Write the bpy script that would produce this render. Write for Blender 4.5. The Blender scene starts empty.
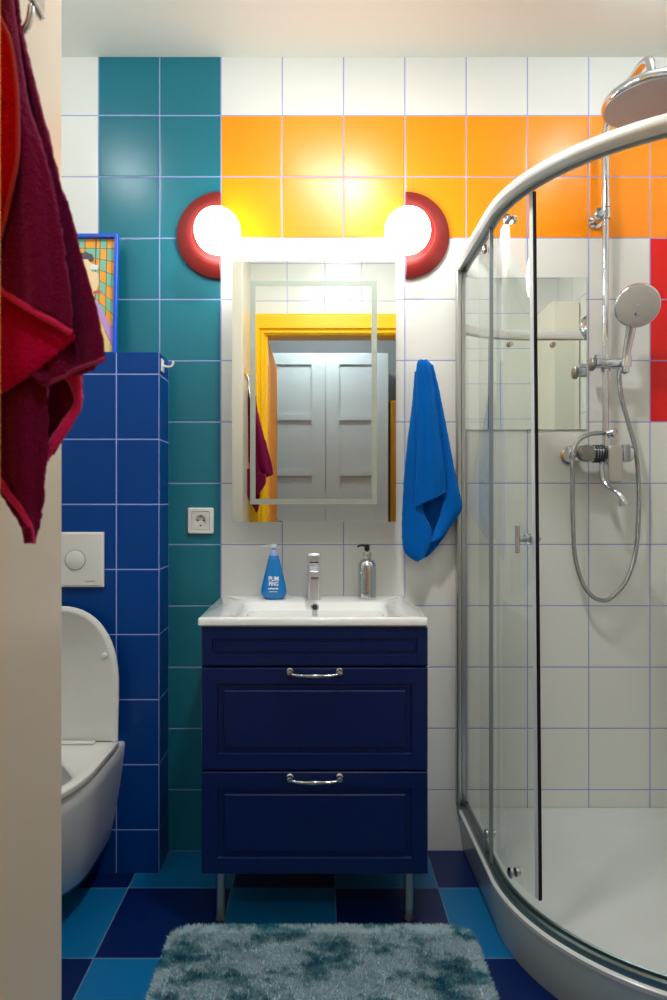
import bpy, bmesh, math, random
from mathutils import Vector, Matrix, noise
random.seed(7)
C = bpy.context.scene.collection
PI = math.pi
F = 667.0                      # focal length in pixels (24 mm on a 24 mm wide sensor)
CAM = Vector((0.0, -2.18, 1.134))

def P(px, py, d):              # a pixel of the photograph at distance d from the camera plane -> world point
    return Vector(((px - 318) / F * d, CAM.y + d, CAM.z - (py - 504) / F * d))

def lin(c):
    return tuple(((v / 255) / 12.92 if v / 255 <= 0.04045 else ((v / 255 + 0.055) / 1.055) ** 2.4) for v in c) + (1.0,)

# ------------------------------------------------------------------ materials
MATS = {}
def mat(name, rgb, rough=0.5, metal=0.0, spec=0.5, coat=0.0, emit=None, estr=0.0, bump=0.0, bscale=200.0, sheen=0.0, var=0.0, vscale=8.0, sss=0.0):
    if name in MATS: return MATS[name]
    m = bpy.data.materials.new(name); m.use_nodes = True
    nt = m.node_tree; b = nt.nodes['Principled BSDF']
    b.inputs['Base Color'].default_value = lin(rgb)
    b.inputs['Roughness'].default_value = rough
    b.inputs['Metallic'].default_value = metal
    b.inputs['Specular IOR Level'].default_value = spec
    b.inputs['Coat Weight'].default_value = coat
    b.inputs['Coat Roughness'].default_value = 0.05
    b.inputs['Sheen Weight'].default_value = sheen
    b.inputs['Sheen Roughness'].default_value = 0.4
    if emit:
        b.inputs['Emission Color'].default_value = lin(emit)
        b.inputs['Emission Strength'].default_value = estr
    tc = nt.nodes.new('ShaderNodeTexCoord')
    if bump:
        n = nt.nodes.new('ShaderNodeTexNoise'); n.inputs['Scale'].default_value = bscale; n.inputs['Detail'].default_value = 3
        nt.links.new(tc.outputs['Object'], n.inputs['Vector'])
        bp = nt.nodes.new('ShaderNodeBump'); bp.inputs['Strength'].default_value = bump; bp.inputs['Distance'].default_value = 0.002
        nt.links.new(n.outputs['Fac'], bp.inputs['Height']); nt.links.new(bp.outputs['Normal'], b.inputs['Normal'])
    if var:
        n2 = nt.nodes.new('ShaderNodeTexNoise'); n2.inputs['Scale'].default_value = vscale; n2.inputs['Detail'].default_value = 4
        nt.links.new(tc.outputs['Object'], n2.inputs['Vector'])
        mx = nt.nodes.new('ShaderNodeMix'); mx.data_type = 'RGBA'
        c = lin(rgb)
        mx.inputs['A'].default_value = tuple(max(0, v * (1 - var)) for v in c[:3]) + (1,)
        mx.inputs['B'].default_value = tuple(min(1, v * (1 + var)) for v in c[:3]) + (1,)
        nt.links.new(n2.outputs['Fac'], mx.inputs['Factor']); nt.links.new(mx.outputs['Result'], b.inputs['Base Color'])
    MATS[name] = m
    return m

class E:                       # small node-math expression
    nt = None
    def __init__(s, sock): s.s = sock
    @staticmethod
    def op(o, *a, clamp=False):
        n = E.nt.nodes.new('ShaderNodeMath'); n.operation = o; n.use_clamp = clamp
        for i, v in enumerate(a):
            if isinstance(v, E): E.nt.links.new(v.s, n.inputs[i])
            else: n.inputs[i].default_value = v
        return E(n.outputs[0])
    def __add__(s, o): return E.op('ADD', s, o)
    def __sub__(s, o): return E.op('SUBTRACT', s, o)
    def __rsub__(s, o): return E.op('SUBTRACT', o, s)
    def __mul__(s, o): return E.op('MULTIPLY', s, o)
    def __truediv__(s, o): return E.op('DIVIDE', s, o)
    def __gt__(s, o): return E.op('GREATER_THAN', s, o)
    def __lt__(s, o): return E.op('LESS_THAN', s, o)

def tile_mat(name, uax, vax, u0, v0, size, base, zones, grout, gw=0.0018, rough=0.16, checker=None, extra=None, bump=0.35, uv_sign=(1, 1), wave=0.12, spec=0.5):
    """Glazed tiles on a grid. zones: (condition(u, v) -> E mask, rgb)."""
    m = bpy.data.materials.new(name); m.use_nodes = True; nt = m.node_tree; E.nt = nt
    b = nt.nodes['Principled BSDF']
    tc = nt.nodes.new('ShaderNodeTexCoord'); sp = nt.nodes.new('ShaderNodeSeparateXYZ')
    nt.links.new(tc.outputs['Object'], sp.inputs[0])
    ax = {'X': E(sp.outputs[0]), 'Y': E(sp.outputs[1]), 'Z': E(sp.outputs[2])}
    u = (ax[uax] - u0) / size; v = (ax[vax] - v0) / size
    cu = E.op('FLOOR', u); cv = E.op('FLOOR', v)
    fu = u - cu; fv = v - cv
    edge = E.op('MINIMUM', E.op('MINIMUM', fu, 1 - fu), E.op('MINIMUM', fv, 1 - fv)) * size
    g = edge < gw
    if extra: g = E.op('MAXIMUM', g, extra(ax))
    def mixc(f, a, bb):
        n = nt.nodes.new('ShaderNodeMix'); n.data_type = 'RGBA'
        nt.links.new(f.s, n.inputs['Factor'])
        if isinstance(a, tuple): n.inputs['A'].default_value = a
        else: nt.links.new(a, n.inputs['A'])
        if isinstance(bb, tuple): n.inputs['B'].default_value = bb
        else: nt.links.new(bb, n.inputs['B'])
        return n.outputs['Result']
    col = lin(base)
    if checker:
        s = cu + cv
        odd = E.op('FLOORED_MODULO', s, 2.0)
        col = mixc(odd, lin(base), lin(checker))
    for cond, rgb in zones:
        col = mixc(cond(cu, cv), col, lin(rgb))
    # slight tone difference from tile to tile
    wn = nt.nodes.new('ShaderNodeTexWhiteNoise'); wn.noise_dimensions = '2D'
    cmb = nt.nodes.new('ShaderNodeCombineXYZ'); nt.links.new(cu.s, cmb.inputs[0]); nt.links.new(cv.s, cmb.inputs[1])
    nt.links.new(cmb.outputs[0], wn.inputs['Vector'])
    hsv = nt.nodes.new('ShaderNodeHueSaturation')
    val = E(wn.outputs['Value']) * 0.05 + 0.975
    nt.links.new(val.s, hsv.inputs['Value']); (nt.links.new(col, hsv.inputs['Color']) if not isinstance(col, tuple) else setattr(hsv.inputs['Color'], 'default_value', col))
    col = mixc(g, hsv.outputs['Color'], lin(grout))
    nt.links.new(col, b.inputs['Base Color'])
    nt.links.new((g * 0.6 + rough).s, b.inputs['Roughness'])
    b.inputs['Specular IOR Level'].default_value = spec
    h = E.op('SMOOTH_MIN', edge / 0.006, 1.0, 0.5)
    ns = nt.nodes.new('ShaderNodeTexNoise'); ns.inputs['Scale'].default_value = 9.0; ns.inputs['Detail'].default_value = 1
    nt.links.new(tc.outputs['Object'], ns.inputs['Vector'])
    h = h + E(ns.outputs['Fac']) * wave
    bp = nt.nodes.new('ShaderNodeBump'); bp.inputs['Strength'].default_value = bump; bp.inputs['Distance'].default_value = 0.0015
    nt.links.new(h.s, bp.inputs['Height']); nt.links.new(bp.outputs['Normal'], b.inputs['Normal'])
    MATS[name] = m
    return m

def glass_mat(name, tint=(0.965, 0.985, 0.978), refl=1.0):
    m = bpy.data.materials.new(name); m.use_nodes = True; nt = m.node_tree
    nt.nodes.remove(nt.nodes['Principled BSDF'])
    out = nt.nodes['Material Output']
    tr = nt.nodes.new('ShaderNodeBsdfTransparent'); tr.inputs[0].default_value = tint + (1,)
    gl = nt.nodes.new('ShaderNodeBsdfGlossy'); gl.inputs['Roughness'].default_value = 0.01
    fr = nt.nodes.new('ShaderNodeFresnel'); fr.inputs['IOR'].default_value = 1.5
    mu = nt.nodes.new('ShaderNodeMath'); mu.operation = 'MULTIPLY'; mu.inputs[1].default_value = refl
    mx = nt.nodes.new('ShaderNodeMixShader')
    # inside faces reflect too little to matter: same Fresnel value is used on both faces of the pane
    geo = nt.nodes.new('ShaderNodeNewGeometry')
    sel = nt.nodes.new('ShaderNodeMath'); sel.operation = 'SUBTRACT'; sel.inputs[0].default_value = 1.0
    nt.links.new(geo.outputs['Backfacing'], sel.inputs[1])
    m2 = nt.nodes.new('ShaderNodeMath'); m2.operation = 'MULTIPLY'
    nt.links.new(fr.outputs[0], mu.inputs[0]); nt.links.new(mu.outputs[0], m2.inputs[0]); nt.links.new(sel.outputs[0], m2.inputs[1])
    nt.links.new(m2.outputs[0], mx.inputs[0]); nt.links.new(tr.outputs[0], mx.inputs[1]); nt.links.new(gl.outputs[0], mx.inputs[2])
    nt.links.new(mx.outputs[0], out.inputs[0])
    MATS[name] = m
    return m

# ------------------------------------------------------------------ mesh helpers
def obj(name, bm, m, parent=None, smooth=True, auto=40, bevel=0.0, bseg=2, solid=0.0, soffset=0.0, subsurf=0):
    me = bpy.data.meshes.new(name)
    bmesh.ops.recalc_face_normals(bm, faces=bm.faces)
    bm.to_mesh(me); bm.free()
    ms = m if isinstance(m, (list, tuple)) else [m]
    for x in ms: me.materials.append(x)
    if smooth:
        for p in me.polygons: p.use_smooth = True
        if auto:
            try: me.set_sharp_from_angle(angle=math.radians(auto))
            except Exception: pass
    o = bpy.data.objects.new(name, me); C.objects.link(o)
    if parent is not None:
        o.parent = parent
        o.matrix_parent_inverse = Matrix.Translation(-parent.location) if parent.type == 'EMPTY' else Matrix.Identity(4)
    if solid:
        s = o.modifiers.new('solid', 'SOLIDIFY'); s.thickness = solid; s.offset = soffset
    if bevel:
        bv = o.modifiers.new('bevel', 'BEVEL'); bv.width = bevel; bv.segments = bseg; bv.limit_method = 'ANGLE'; bv.angle_limit = math.radians(35)
        bv.harden_normals = True
    if subsurf:
        ss = o.modifiers.new('sub', 'SUBSURF'); ss.levels = subsurf; ss.render_levels = subsurf
    return o

def thing(name, label, cat, loc=(0, 0, 0), group=None):
    o = bpy.data.objects.new(name, None); C.objects.link(o)
    o.location = loc; o.empty_display_size = 0.05
    o['label'] = label; o['category'] = cat
    if group: o['group'] = group
    return o
def tag(o, label, cat, group=None, kind=None):
    o['label'] = label; o['category'] = cat
    if group: o['group'] = group
    if kind: o['kind'] = kind
    return o
def struct(o): o['kind'] = 'structure'; return o

def box(bm, x0, x1, y0, y1, z0, z1):
    v = [bm.verts.new(p) for p in ((x0,y0,z0),(x1,y0,z0),(x1,y1,z0),(x0,y1,z0),(x0,y0,z1),(x1,y0,z1),(x1,y1,z1),(x0,y1,z1))]
    for f in ((0,3,2,1),(4,5,6,7),(0,1,5,4),(1,2,6,5),(2,3,7,6),(3,0,4,7)): bm.faces.new([v[i] for i in f])
    return v
def boxb(*a):
    bm = bmesh.new(); box(bm, *a); return bm

def cyl(bm, p0, p1, r0, r1=None, n=24, caps=True):
    r1 = r0 if r1 is None else r1
    p0 = Vector(p0); p1 = Vector(p1); d = (p1 - p0).normalized()
    a = d.orthogonal().normalized(); b = d.cross(a)
    A = [bm.verts.new(p0 + (a * math.cos(2*PI*i/n) + b * math.sin(2*PI*i/n)) * r0) for i in range(n)]
    B = [bm.verts.new(p1 + (a * math.cos(2*PI*i/n) + b * math.sin(2*PI*i/n)) * r1) for i in range(n)]
    for i in range(n): bm.faces.new((A[i], A[(i+1)%n], B[(i+1)%n], B[i]))
    if caps: bm.faces.new(A[::-1]); bm.faces.new(B)

def tube(bm, pts, r, n=14, closed=False, caps=True):
    """pts: list of Vector; r: number or function(t)."""
    pts = [Vector(p) for p in pts]; rings = []; L = len(pts)
    prev = None
    for i, p in enumerate(pts):
        t = (pts[min(i+1, L-1)] - pts[max(i-1, 0)]).normalized()
        if prev is None: a = t.orthogonal().normalized()
        else:
            a = prev - t * prev.dot(t)
            a = a.normalized() if a.length > 1e-6 else t.orthogonal().normalized()
        prev = a; b = t.cross(a)
        rr = r(i / (L-1)) if callable(r) else r
        rings.append([bm.verts.new(p + (a * math.cos(2*PI*k/n) + b * math.sin(2*PI*k/n)) * rr) for k in range(n)])
    for i in range(L-1):
        for k in range(n): bm.faces.new((rings[i][k], rings[i][(k+1)%n], rings[i+1][(k+1)%n], rings[i+1][k]))
    if caps: bm.faces.new(rings[0][::-1]); bm.faces.new(rings[-1])

def spline(pts, sub=8):
    pts = [Vector(p) for p in pts]; out = []
    for i in range(len(pts)-1):
        p0 = pts[max(i-1, 0)]; p1 = pts[i]; p2 = pts[i+1]; p3 = pts[min(i+2, len(pts)-1)]
        for k in range(sub):
            t = k / sub
            out.append(0.5 * ((2*p1) + (p2-p0)*t + (2*p0-5*p1+4*p2-p3)*t*t + (3*p1-p0-3*p2+p3)*t**3))
    out.append(pts[-1]); return out

def lathe(bm, prof, c=(0,0,0), axis=(0,0,1), n=32, sx=1.0):
    """prof: [(radius, height)] turned about axis through c."""
    c = Vector(c); d = Vector(axis).normalized(); a = d.orthogonal().normalized()
    if abs(d.z) > 0.99: a = Vector((1, 0, 0))
    b = d.cross(a); rings = []
    for r, h in prof:
        if r < 1e-6: rings.append([bm.verts.new(c + d * h)])
        else: rings.append([bm.verts.new(c + d * h + (a * math.cos(2*PI*i/n) * sx + b * math.sin(2*PI*i/n)) * r) for i in range(n)])
    for A, B in zip(rings, rings[1:]):
        for i in range(n):
            j = (i+1) % n
            if len(A) == 1 and len(B) == 1: continue
            if len(A) == 1: bm.faces.new((A[0], B[j], B[i]))
            elif len(B) == 1: bm.faces.new((A[i], A[j], B[0]))
            else: bm.faces.new((A[i], A[j], B[j], B[i]))
    if len(rings[0]) > 1: bm.faces.new(rings[0][::-1])
    if len(rings[-1]) > 1: bm.faces.new(rings[-1])

def loft(bm, loops, cap0=True, cap1=True, closed=True, mats=None):
    R = [[bm.verts.new(p) for p in L] for L in loops]; n = len(R[0])
    for k, (A, B) in enumerate(zip(R, R[1:])):
        for i in range(n if closed else n-1):
            j = (i+1) % n
            f = bm.faces.new((A[i], A[j], B[j], B[i]))
            if mats: f.material_index = mats[k]
    if cap0: bm.faces.new(R[0][::-1])
    if cap1: bm.faces.new(R[-1])
    return R

def rrect(x0, x1, y0, y1, r, z, n=5):
    out = []
    for cx, cy, a0 in ((x1-r, y1-r, 0), (x0+r, y1-r, PI/2), (x0+r, y0+r, PI), (x1-r, y0+r, 3*PI/2)):
        for k in range(n+1):
            a = a0 + PI/2 * k / n
            out.append(Vector((cx + r*math.cos(a), cy + r*math.sin(a), z)))
    return out

def panel_front(bm, x0, x1, z0, z1, yf, prof, back):
    """Framed front facing -Y: prof = [(inset, depth behind yf)]."""
    loops = [[Vector((x0,back,z0)), Vector((x1,back,z0)), Vector((x1,back,z1)), Vector((x0,back,z1))]]
    for ins, dp in prof:
        loops.append([Vector((x0+ins, yf+dp, z0+ins)), Vector((x1-ins, yf+dp, z0+ins)), Vector((x1-ins, yf+dp, z1-ins)), Vector((x0+ins, yf+dp, z1-ins))])
    loft(bm, loops)

# ------------------------------------------------------------------ common materials
GROUT = (150, 158, 214)
WHITE = (226, 228, 224)
wallmat = tile_mat('wall_tiles', 'X', 'Z', -0.317, 0.0, 0.2003, WHITE, [
    (lambda u, v: (u < 0) * (u > -2.5), (22, 112, 130)),
    (lambda u, v: (u > -0.5) * (v > 9.5) * (v < 11.5), (255, 147, 0)),
    (lambda u, v: (u > 6.5) * (v > 6.5) * (v < 9.5), (226, 6, 0)),
], GROUT, rough=0.28, spec=0.42)
whitetile_yz = tile_mat('white_tiles_side', 'Y', 'Z', 0.0, 0.0, 0.2003, WHITE, [], GROUT, rough=0.22)
whitetile_xz = tile_mat('white_tiles_front', 'X', 'Z', 0.035, 0.0163, 0.2, WHITE, [], GROUT, rough=0.22)
bluebox = tile_mat('blue_tiles', 'X', 'Z', -0.6196, -0.067, 0.2, (0, 62, 138), [], (150, 165, 225), rough=0.3, spec=0.22,
    extra=lambda ax: E.op('MAXIMUM', (ax['X'] > -0.4900) * (ax['Y'] < -0.1283), (ax['X'] > -0.4900) * (ax['Y'] > -0.0022)))
floormat = tile_mat('floor_tiles', 'X', 'Y', 0.050, -0.210 - 0.305, 0.305, (0, 26, 84), [], (96, 130, 156), rough=0.3, gw=0.0013, checker=(6, 104, 160))
paint = mat('ceiling_paint', (218, 224, 216), 0.85, bump=0.1, bscale=90)
satin_wall = mat('painted_wall', (214, 206, 190), 0.3, bump=0.05, bscale=60)
corr_wall = mat('corridor_wall', (176, 176, 178), 0.8, bump=0.1, bscale=80)
yellow = mat('yellow_paint', (248, 192, 4), 0.35, bump=0.06, bscale=40)
orange_leaf = mat('orange_leaf', (252, 150, 0), 0.7, bump=0.06, bscale=40)
ceramic = mat('ceramic', (230, 232, 232), 0.06, coat=0.6)
plastic = mat('white_plastic', (224, 224, 220), 0.28)
acrylic = mat('acrylic', (206, 212, 212), 0.22, bump=0.04, bscale=5)
chrome = mat('chrome', (206, 210, 216), 0.08, metal=1.0)
satin = mat('satin_aluminium', (196, 198, 198), 0.28, metal=1.0)
brushed = mat('spray_face', (182, 172, 168), 0.5, metal=0.0)
rubber = mat('dark_seal', (8, 10, 16), 0.5, spec=0.2)
navy = mat('navy_lacquer', (0, 27, 84), 0.36, spec=0.35, bump=0.03, bscale=30)
navy_in = mat('navy_carcass', (8, 24, 70), 0.5, bump=0.03, bscale=30)
mirror_m = mat('mirror_glass', (236, 244, 240), 0.0, metal=1.0)
frost = mat('frosted_strip', (186, 204, 198), 0.35, metal=0.8)
red = mat('red_lacquer', (124, 20, 14), 0.5, bump=0.02, bscale=60)
glass = glass_mat('shower_glass')
glass_edge = mat('glass_edge', (70, 120, 110), 0.15)
black = mat('black_plastic', (14, 16, 18), 0.3)
dark = mat('dark_hole', (16, 18, 18), 0.6)
globe_m = mat('globe_light', (255, 250, 240), 0.3, emit=(255, 250, 246), estr=10.5)
lamp_m = mat('fill_diffuser', (255, 250, 240), 0.3, emit=(255, 246, 232), estr=4.0)
closet_m = mat('closet_white', (214, 218, 220), 0.45, bump=0.03, bscale=30)

# ------------------------------------------------------------------ the room
XL, XR, CEIL, DW = -1.20, 1.36, 2.595, 1.617
struct(obj('floor', boxb(XL-0.1, XR+0.1, -1.71, 0.1, -0.08, 0), floormat, smooth=False))
struct(obj('ceiling', boxb(XL-0.1, XR+0.1, -1.72, 0.1, CEIL, CEIL+0.08), paint, smooth=False))
struct(obj('wall_back', boxb(XL, XR, 0, 0.1, 0, CEIL), wallmat, smooth=False))
struct(obj('wall_left', boxb(XL-0.1, XL, -DW, 0.1, 0, CEIL), whitetile_yz, smooth=False))
struct(obj('wall_right', boxb(XR, XR+0.1, -DW, 0.1, 0, CEIL), whitetile_yz, smooth=False))
# short wall beside the door that the magenta towel hangs on
struct(obj('wall_entry', boxb(XL, -0.36, -DW, -1.24, 0, CEIL), satin_wall, smooth=False, bevel=0.004))
# wall with the doorway
OX0, OX1, OZ = -0.2685, 0.455, 2.03
bm = bmesh.new()
box(bm, XL-0.1, OX0-0.03, -DW-0.09, -DW, 0, CEIL); box(bm, OX1+0.03, XR+0.1, -DW-0.09, -DW, 0, CEIL)
box(bm, OX0-0.03, OX1+0.03, -DW-0.09, -DW, OZ+0.03, CEIL)
struct(obj('wall_front', bm, whitetile_xz, smooth=False))
# tiled half wall that hides the cistern
struct(obj('wall_toilet', boxb(XL, -0.488, -0.13, 0, 0, 1.60), bluebox, smooth=False))
# corridor
struct(obj('floor_corridor', boxb(-1.0, 1.5, -3.6, -1.71, -0.08, 0), mat('corridor_floor', (150, 110, 72), 0.4, var=0.2, vscale=6), smooth=False))
struct(obj('ceiling_corridor', boxb(-1.0, 1.5, -3.6, -1.72, CEIL, CEIL+0.08), paint, smooth=False))
struct(obj('wall_corridor_rear', boxb(-1.0, 1.5, -3.7, -3.6, 0, CEIL), corr_wall, smooth=False))
struct(obj('wall_corridor_left', boxb(-1.1, -1.0, -3.6, -1.71, 0, CEIL), corr_wall, smooth=False))
struct(obj('wall_corridor_right', boxb(1.5, 1.6, -3.6, -1.71, 0, CEIL), corr_wall, smooth=False))

# door frame (yellow casing and jambs)
d1 = struct(thing('door_1', 'yellow painted door frame around the bathroom doorway', 'door frame', (0.09, -DW, 0)))
del d1['label']; del d1['category']
def casing_prof():             # (distance outward from opening, protrusion from wall)
    return [(0.0, -0.002), (0.0, 0.014), (0.012, 0.026), (0.020, 0.026), (0.024, 0.020), (0.034, 0.034), (0.10, 0.034), (0.112, 0.024), (0.112, -0.002)]
bm = bmesh.new()
loops = []
for o_, pr in casing_prof():
    y = -DW + pr
    loops.append([Vector((OX0-o_-0.012, y, 0)), Vector((OX0-o_-0.012, y, OZ+o_)), Vector((OX1+o_+0.012, y, OZ+o_)), Vector((OX1+o_+0.012, y, 0))])
# clip the left leg against the entry wall
for L in loops:
    for i in (0, 1): L[i].x = max(L[i].x, -0.3595)
loft(bm, loops, cap0=False, cap1=False, closed=False)
obj('casing', bm, yellow, d1, auto=25)
bm = bmesh.new()
box(bm, OX0-0.03, OX0, -DW-0.10, -DW-0.0, 0, OZ+0.03); box(bm, OX1, OX1+0.03, -DW-0.10, -DW, 0, OZ+0.03); box(bm, OX0, OX1, -DW-0.10, -DW, OZ, OZ+0.03)
obj('jamb', bm, yellow, d1, smooth=False)
# open door leaf in the corridor
d2 = struct(thing('door_2', 'x', 'door', (-0.28, -2.05, 0))); del d2['label']; del d2['category']
obj('leaf', boxb(-0.305, -0.265, -2.40, -1.735, 0.008, 2.015), orange_leaf, d2, bevel=0.003)
bm = bmesh.new(); lathe(bm, [(0.02, 0), (0.02, 0.006), (0.008, 0.008), (0.008, 0.035)], (-0.265, -2.33, 1.02), (1, 0, 0), 20)
cyl(bm, (-0.232, -2.335, 1.02), (-0.232, -2.23, 1.02), 0.008, n=14)
obj('door_handle', bm, chrome, d2)

# ------------------------------------------------------------------ closet in the corridor (seen in the mirror)
t = thing('wardrobe', 'white panelled wardrobe in the corridor, seen only in the mirror', 'wardrobe', (0.06, -3.2, 0))
obj('body', boxb(-0.42, 0.52, -3.58, -2.99, 0.0, 2.25), closet_m, t, bevel=0.003)
def closet_door(x0, x1, l):
    bm = bmesh.new(); yb, yf = -2.985, -2.96
    st = 0.10; rows = [(0.06, 0.50), (0.56, 0.93), (0.97, 1.34), (1.38, 1.75), (1.79, 2.16)]
    box(bm, x0, x0+st, yb, yf, 0.03, 2.235); box(bm, x1-st, x1, yb, yf, 0.03, 2.235)
    zs = [0.03] + [v for r in rows for v in r] + [2.235]
    for i in range(0, len(zs), 2): box(bm, x0+st, x1-st, yb, yf, zs[i], zs[i+1])
    box(bm, x0+st, x1-st, yb, yf-0.016, 0.05, 2.2)
    o = obj('door', bm, closet_m, t, smooth=False)
    return o
closet_door(-0.415, 0.052, 0); closet_door(0.058, 0.515, 1)
t = thing('side_cupboard', 'dark yellow cupboard beside the white wardrobe, a thin strip in the mirror', 'cupboard', (0.72, -3.2, 0))
obj('body', boxb(0.53, 0.95, -3.55, -2.98, 0.0, 1.90), mat('ochre', (190, 130, 10), 0.45), t, bevel=0.004)
for x0, x1 in ((0.535, 0.738), (0.742, 0.945)):
    bm = bmesh.new(); panel_front(bm, x0, x1, 0.05, 1.88, 0, [(0, 0), (0.04, 0), (0.046, 0.008)], 0.02)
    bmesh.ops.transform(bm, matrix=Matrix.Scale(-1, 4, (0, 1, 0)), verts=bm.verts)
    bmesh.ops.translate(bm, vec=(0, -2.955, 0), verts=bm.verts)
    obj('door', bm, MATS['ochre'], t, smooth=False)

t = thing('tall_cabinet', 'tall narrow cream cabinet by the right wall, seen only in the shower mirror', 'cabinet', (1.285, -1.45, 0))
cream = mat('cream_lacquer', (232, 228, 214), 0.4, bump=0.03, bscale=30)
obj('body', boxb(1.222, 1.356, -1.610, -1.302, 0.0, 2.19), cream, t, bevel=0.002)
for z0, z1 in ((0.02, 1.08), (1.085, 2.18)):
    dd = obj('door', boxb(1.224, 1.354, -1.3018, -1.284, z0, z1), cream, t, bevel=0.002)

# ------------------------------------------------------------------ vanity
VX0, VX1, VD = -0.307, 0.289, -0.405      # body front plane
t = thing('vanity_cabinet', 'dark blue vanity cabinet with two drawers on metal legs under the basin', 'cabinet', (-0.009, -0.2, 0))
bm = bmesh.new()
box(bm, VX0, VX0+0.016, VD, -0.004, 0.160, 0.808); box(bm, VX1-0.016, VX1, VD, -0.004, 0.160, 0.808)
box(bm, VX0+0.016, VX1-0.016, VD, -0.004, 0.160, 0.176); box(bm, VX0+0.016, VX1-0.016, -0.020, -0.004, 0.176, 0.70)
obj('carcass', bm, navy_in, t, smooth=False)
prof = [(0, 0.003), (0.002, 0), (0.042, 0), (0.0445, 0.006), (0.058, 0.006), (0.0605, 0.001), (0.062, 0.0)]
prof_s = [(0, 0.003), (0.003, 0), (0.036, 0), (0.042, 0.007), (0.047, 0.007), (0.051, 0.002)]
bm = bmesh.new(); panel_front(bm, VX0, VX1, 0.7075, 0.808, VD-0.021, [(0, 0.003), (0.003, 0), (0.028, 0), (0.0300, 0.005), (0.038, 0.005), (0.040, 0.001)], VD-0.001)
obj('top_panel', bm, navy, t, smooth=False)
def drawer(z0, z1, hz):
    bm = bmesh.new(); panel_front(bm, VX0, VX1, z0, z1, VD-0.021, prof, VD-0.001)
    box(bm, VX0+0.03, VX1-0.03, VD-0.0005, -0.03, z0+0.03, z1-0.06)
    dr = obj('drawer', bm, navy, t, smooth=False)
    yf = VD - 0.021
    bm = bmesh.new(); xc = -0.0085
    for s in (-1, 1):
        lathe(bm, [(0.0, 0.0), (0.009, 0.0), (0.009, 0.003), (0.0045, 0.007), (0.0045, 0.009), (0.0075, 0.011), (0.0088, 0.016), (0.007, 0.021), (0.0, 0.023)], (xc+s*0.065, yf, hz+0.004), (0, -1, 0), 18)
    pts = []
    for k in range(25):
        u = k/24*2-1
        pts.append((xc+u*0.064, yf-0.017-0.005*(1-u*u), hz+0.002-0.0055*(1-u**6)))
    tube(bm, pts, lambda q: 0.0034+0.0022*max(0, math.exp(-((q-0.5)/0.16)**2))+0.001*math.exp(-((abs(q-0.5)-0.3)/0.04)**2), 12)
    obj('handle', bm, chrome, dr)
    return dr
drawer(0.434, 0.703, 0.6905); drawer(0.160, 0.4295, 0.4135)
for x in (-0.266, 0.249):
    for y in (-0.355, -0.07):
        bm = bmesh.new(); lathe(bm, [(0.013, 0), (0.015, 0.004), (0.0125, 0.010), (0.0125, 0.150), (0.018, 0.152), (0.018, 0.160)], (x, y, 0.0), n=20)
        obj('leg', bm, satin, t)

# basin
t = thing('washbasin', 'white ceramic washbasin with a wide rim on top of the blue vanity', 'basin', (-0.012, -0.2, 0.809))
bm = bmesh.new()
BX0, BX1, BY0 = -0.3165, 0.290, -0.430
def L(x0, x1, y0, y1, r, z): return rrect(x0, x1, y0, y1, r, z, 6)
loops = [L(BX0+0.008, BX1-0.008, BY0+0.008, -0.002, 0.006, 0.8095),
         L(BX0, BX1, BY0, -0.002, 0.008, 0.816), L(BX0, BX1, BY0, -0.002, 0.008, 0.831),
         L(BX0+0.004, BX1-0.004, BY0+0.004, -0.004, 0.008, 0.835),
         L(-0.232, 0.214, -0.402, -0.132, 0.030, 0.8345), L(-0.226, 0.208, -0.398, -0.137, 0.030, 0.831),
         L(-0.190, 0.176, -0.380, -0.165, 0.035, 0.785), L(-0.150, 0.136, -0.360, -0.185, 0.040, 0.762), L(-0.05, 0.04, -0.30, -0.22, 0.03, 0.757)]
loft(bm, loops)
obj('basin', bm, ceramic, t, auto=50)
bm = bmesh.new(); q = Vector((-0.010, -0.1425, 0.817)); nrm = Vector((0, -0.85, 0.52)).normalized()
lathe(bm, [(0.0125, -0.008), (0.0125, 0.003), (0.0105, 0.0045), (0.0085, 0.0035), (0.0085, 0.001)], q, nrm, 24)
obj('overflow_ring', bm, chrome, t)
bm = bmesh.new(); lathe(bm, [(0.0084, 0.0011), (0.0084, 0.0032), (0.0, 0.0032)], q, nrm, 20); obj('overflow_hole', bm, dark, t)
bm = bmesh.new(); lathe(bm, [(0.03, 0), (0.03, 0.003), (0.022, 0.006), (0, 0.007)], (-0.01, -0.26, 0.757), n=24); obj('drain', bm, chrome, t)

# faucet
soft = mat('soft_chrome', (240, 244, 248), 0.24, metal=0.85)
t = thing('basin_faucet', 'chrome single lever faucet at the back of the basin', 'faucet', (-0.0125, -0.08, 0.835))
FX = -0.0125
bm = bmesh.new(); loft(bm, [L(FX-0.0215, FX+0.0215, -0.103, -0.058, 0.010, 0.835), L(FX-0.0205, FX+0.0205, -0.102, -0.059, 0.010, 0.840), L(FX-0.020, FX+0.020, -0.102, -0.060, 0.010, 0.950)])
fb = obj('body', bm, soft, t, bevel=0.0015)
bm = bmesh.new()
def xr(x, w, z0, z1, y, r=0.004):
    o_ = []
    for cx, cz, a0 in ((x+w-r, z1-r, 0), (x-w+r, z1-r, PI/2), (x-w+r, z0+r, PI), (x+w-r, z0+r, 3*PI/2)):
        for k in range(4): a = a0+PI/2*k/3; o_.append(Vector((cx+r*math.cos(a), y, cz+r*math.sin(a))))
    return o_
loft(bm, [xr(FX, 0.0165, 0.915, 0.946, -0.098), xr(FX, 0.0165, 0.918, 0.944, -0.13), xr(FX, 0.0165, 0.918, 0.938, -0.165), xr(FX, 0.0160, 0.916, 0.932, -0.186)])
obj('spout', bm, soft, t, bevel=0.001)
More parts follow.
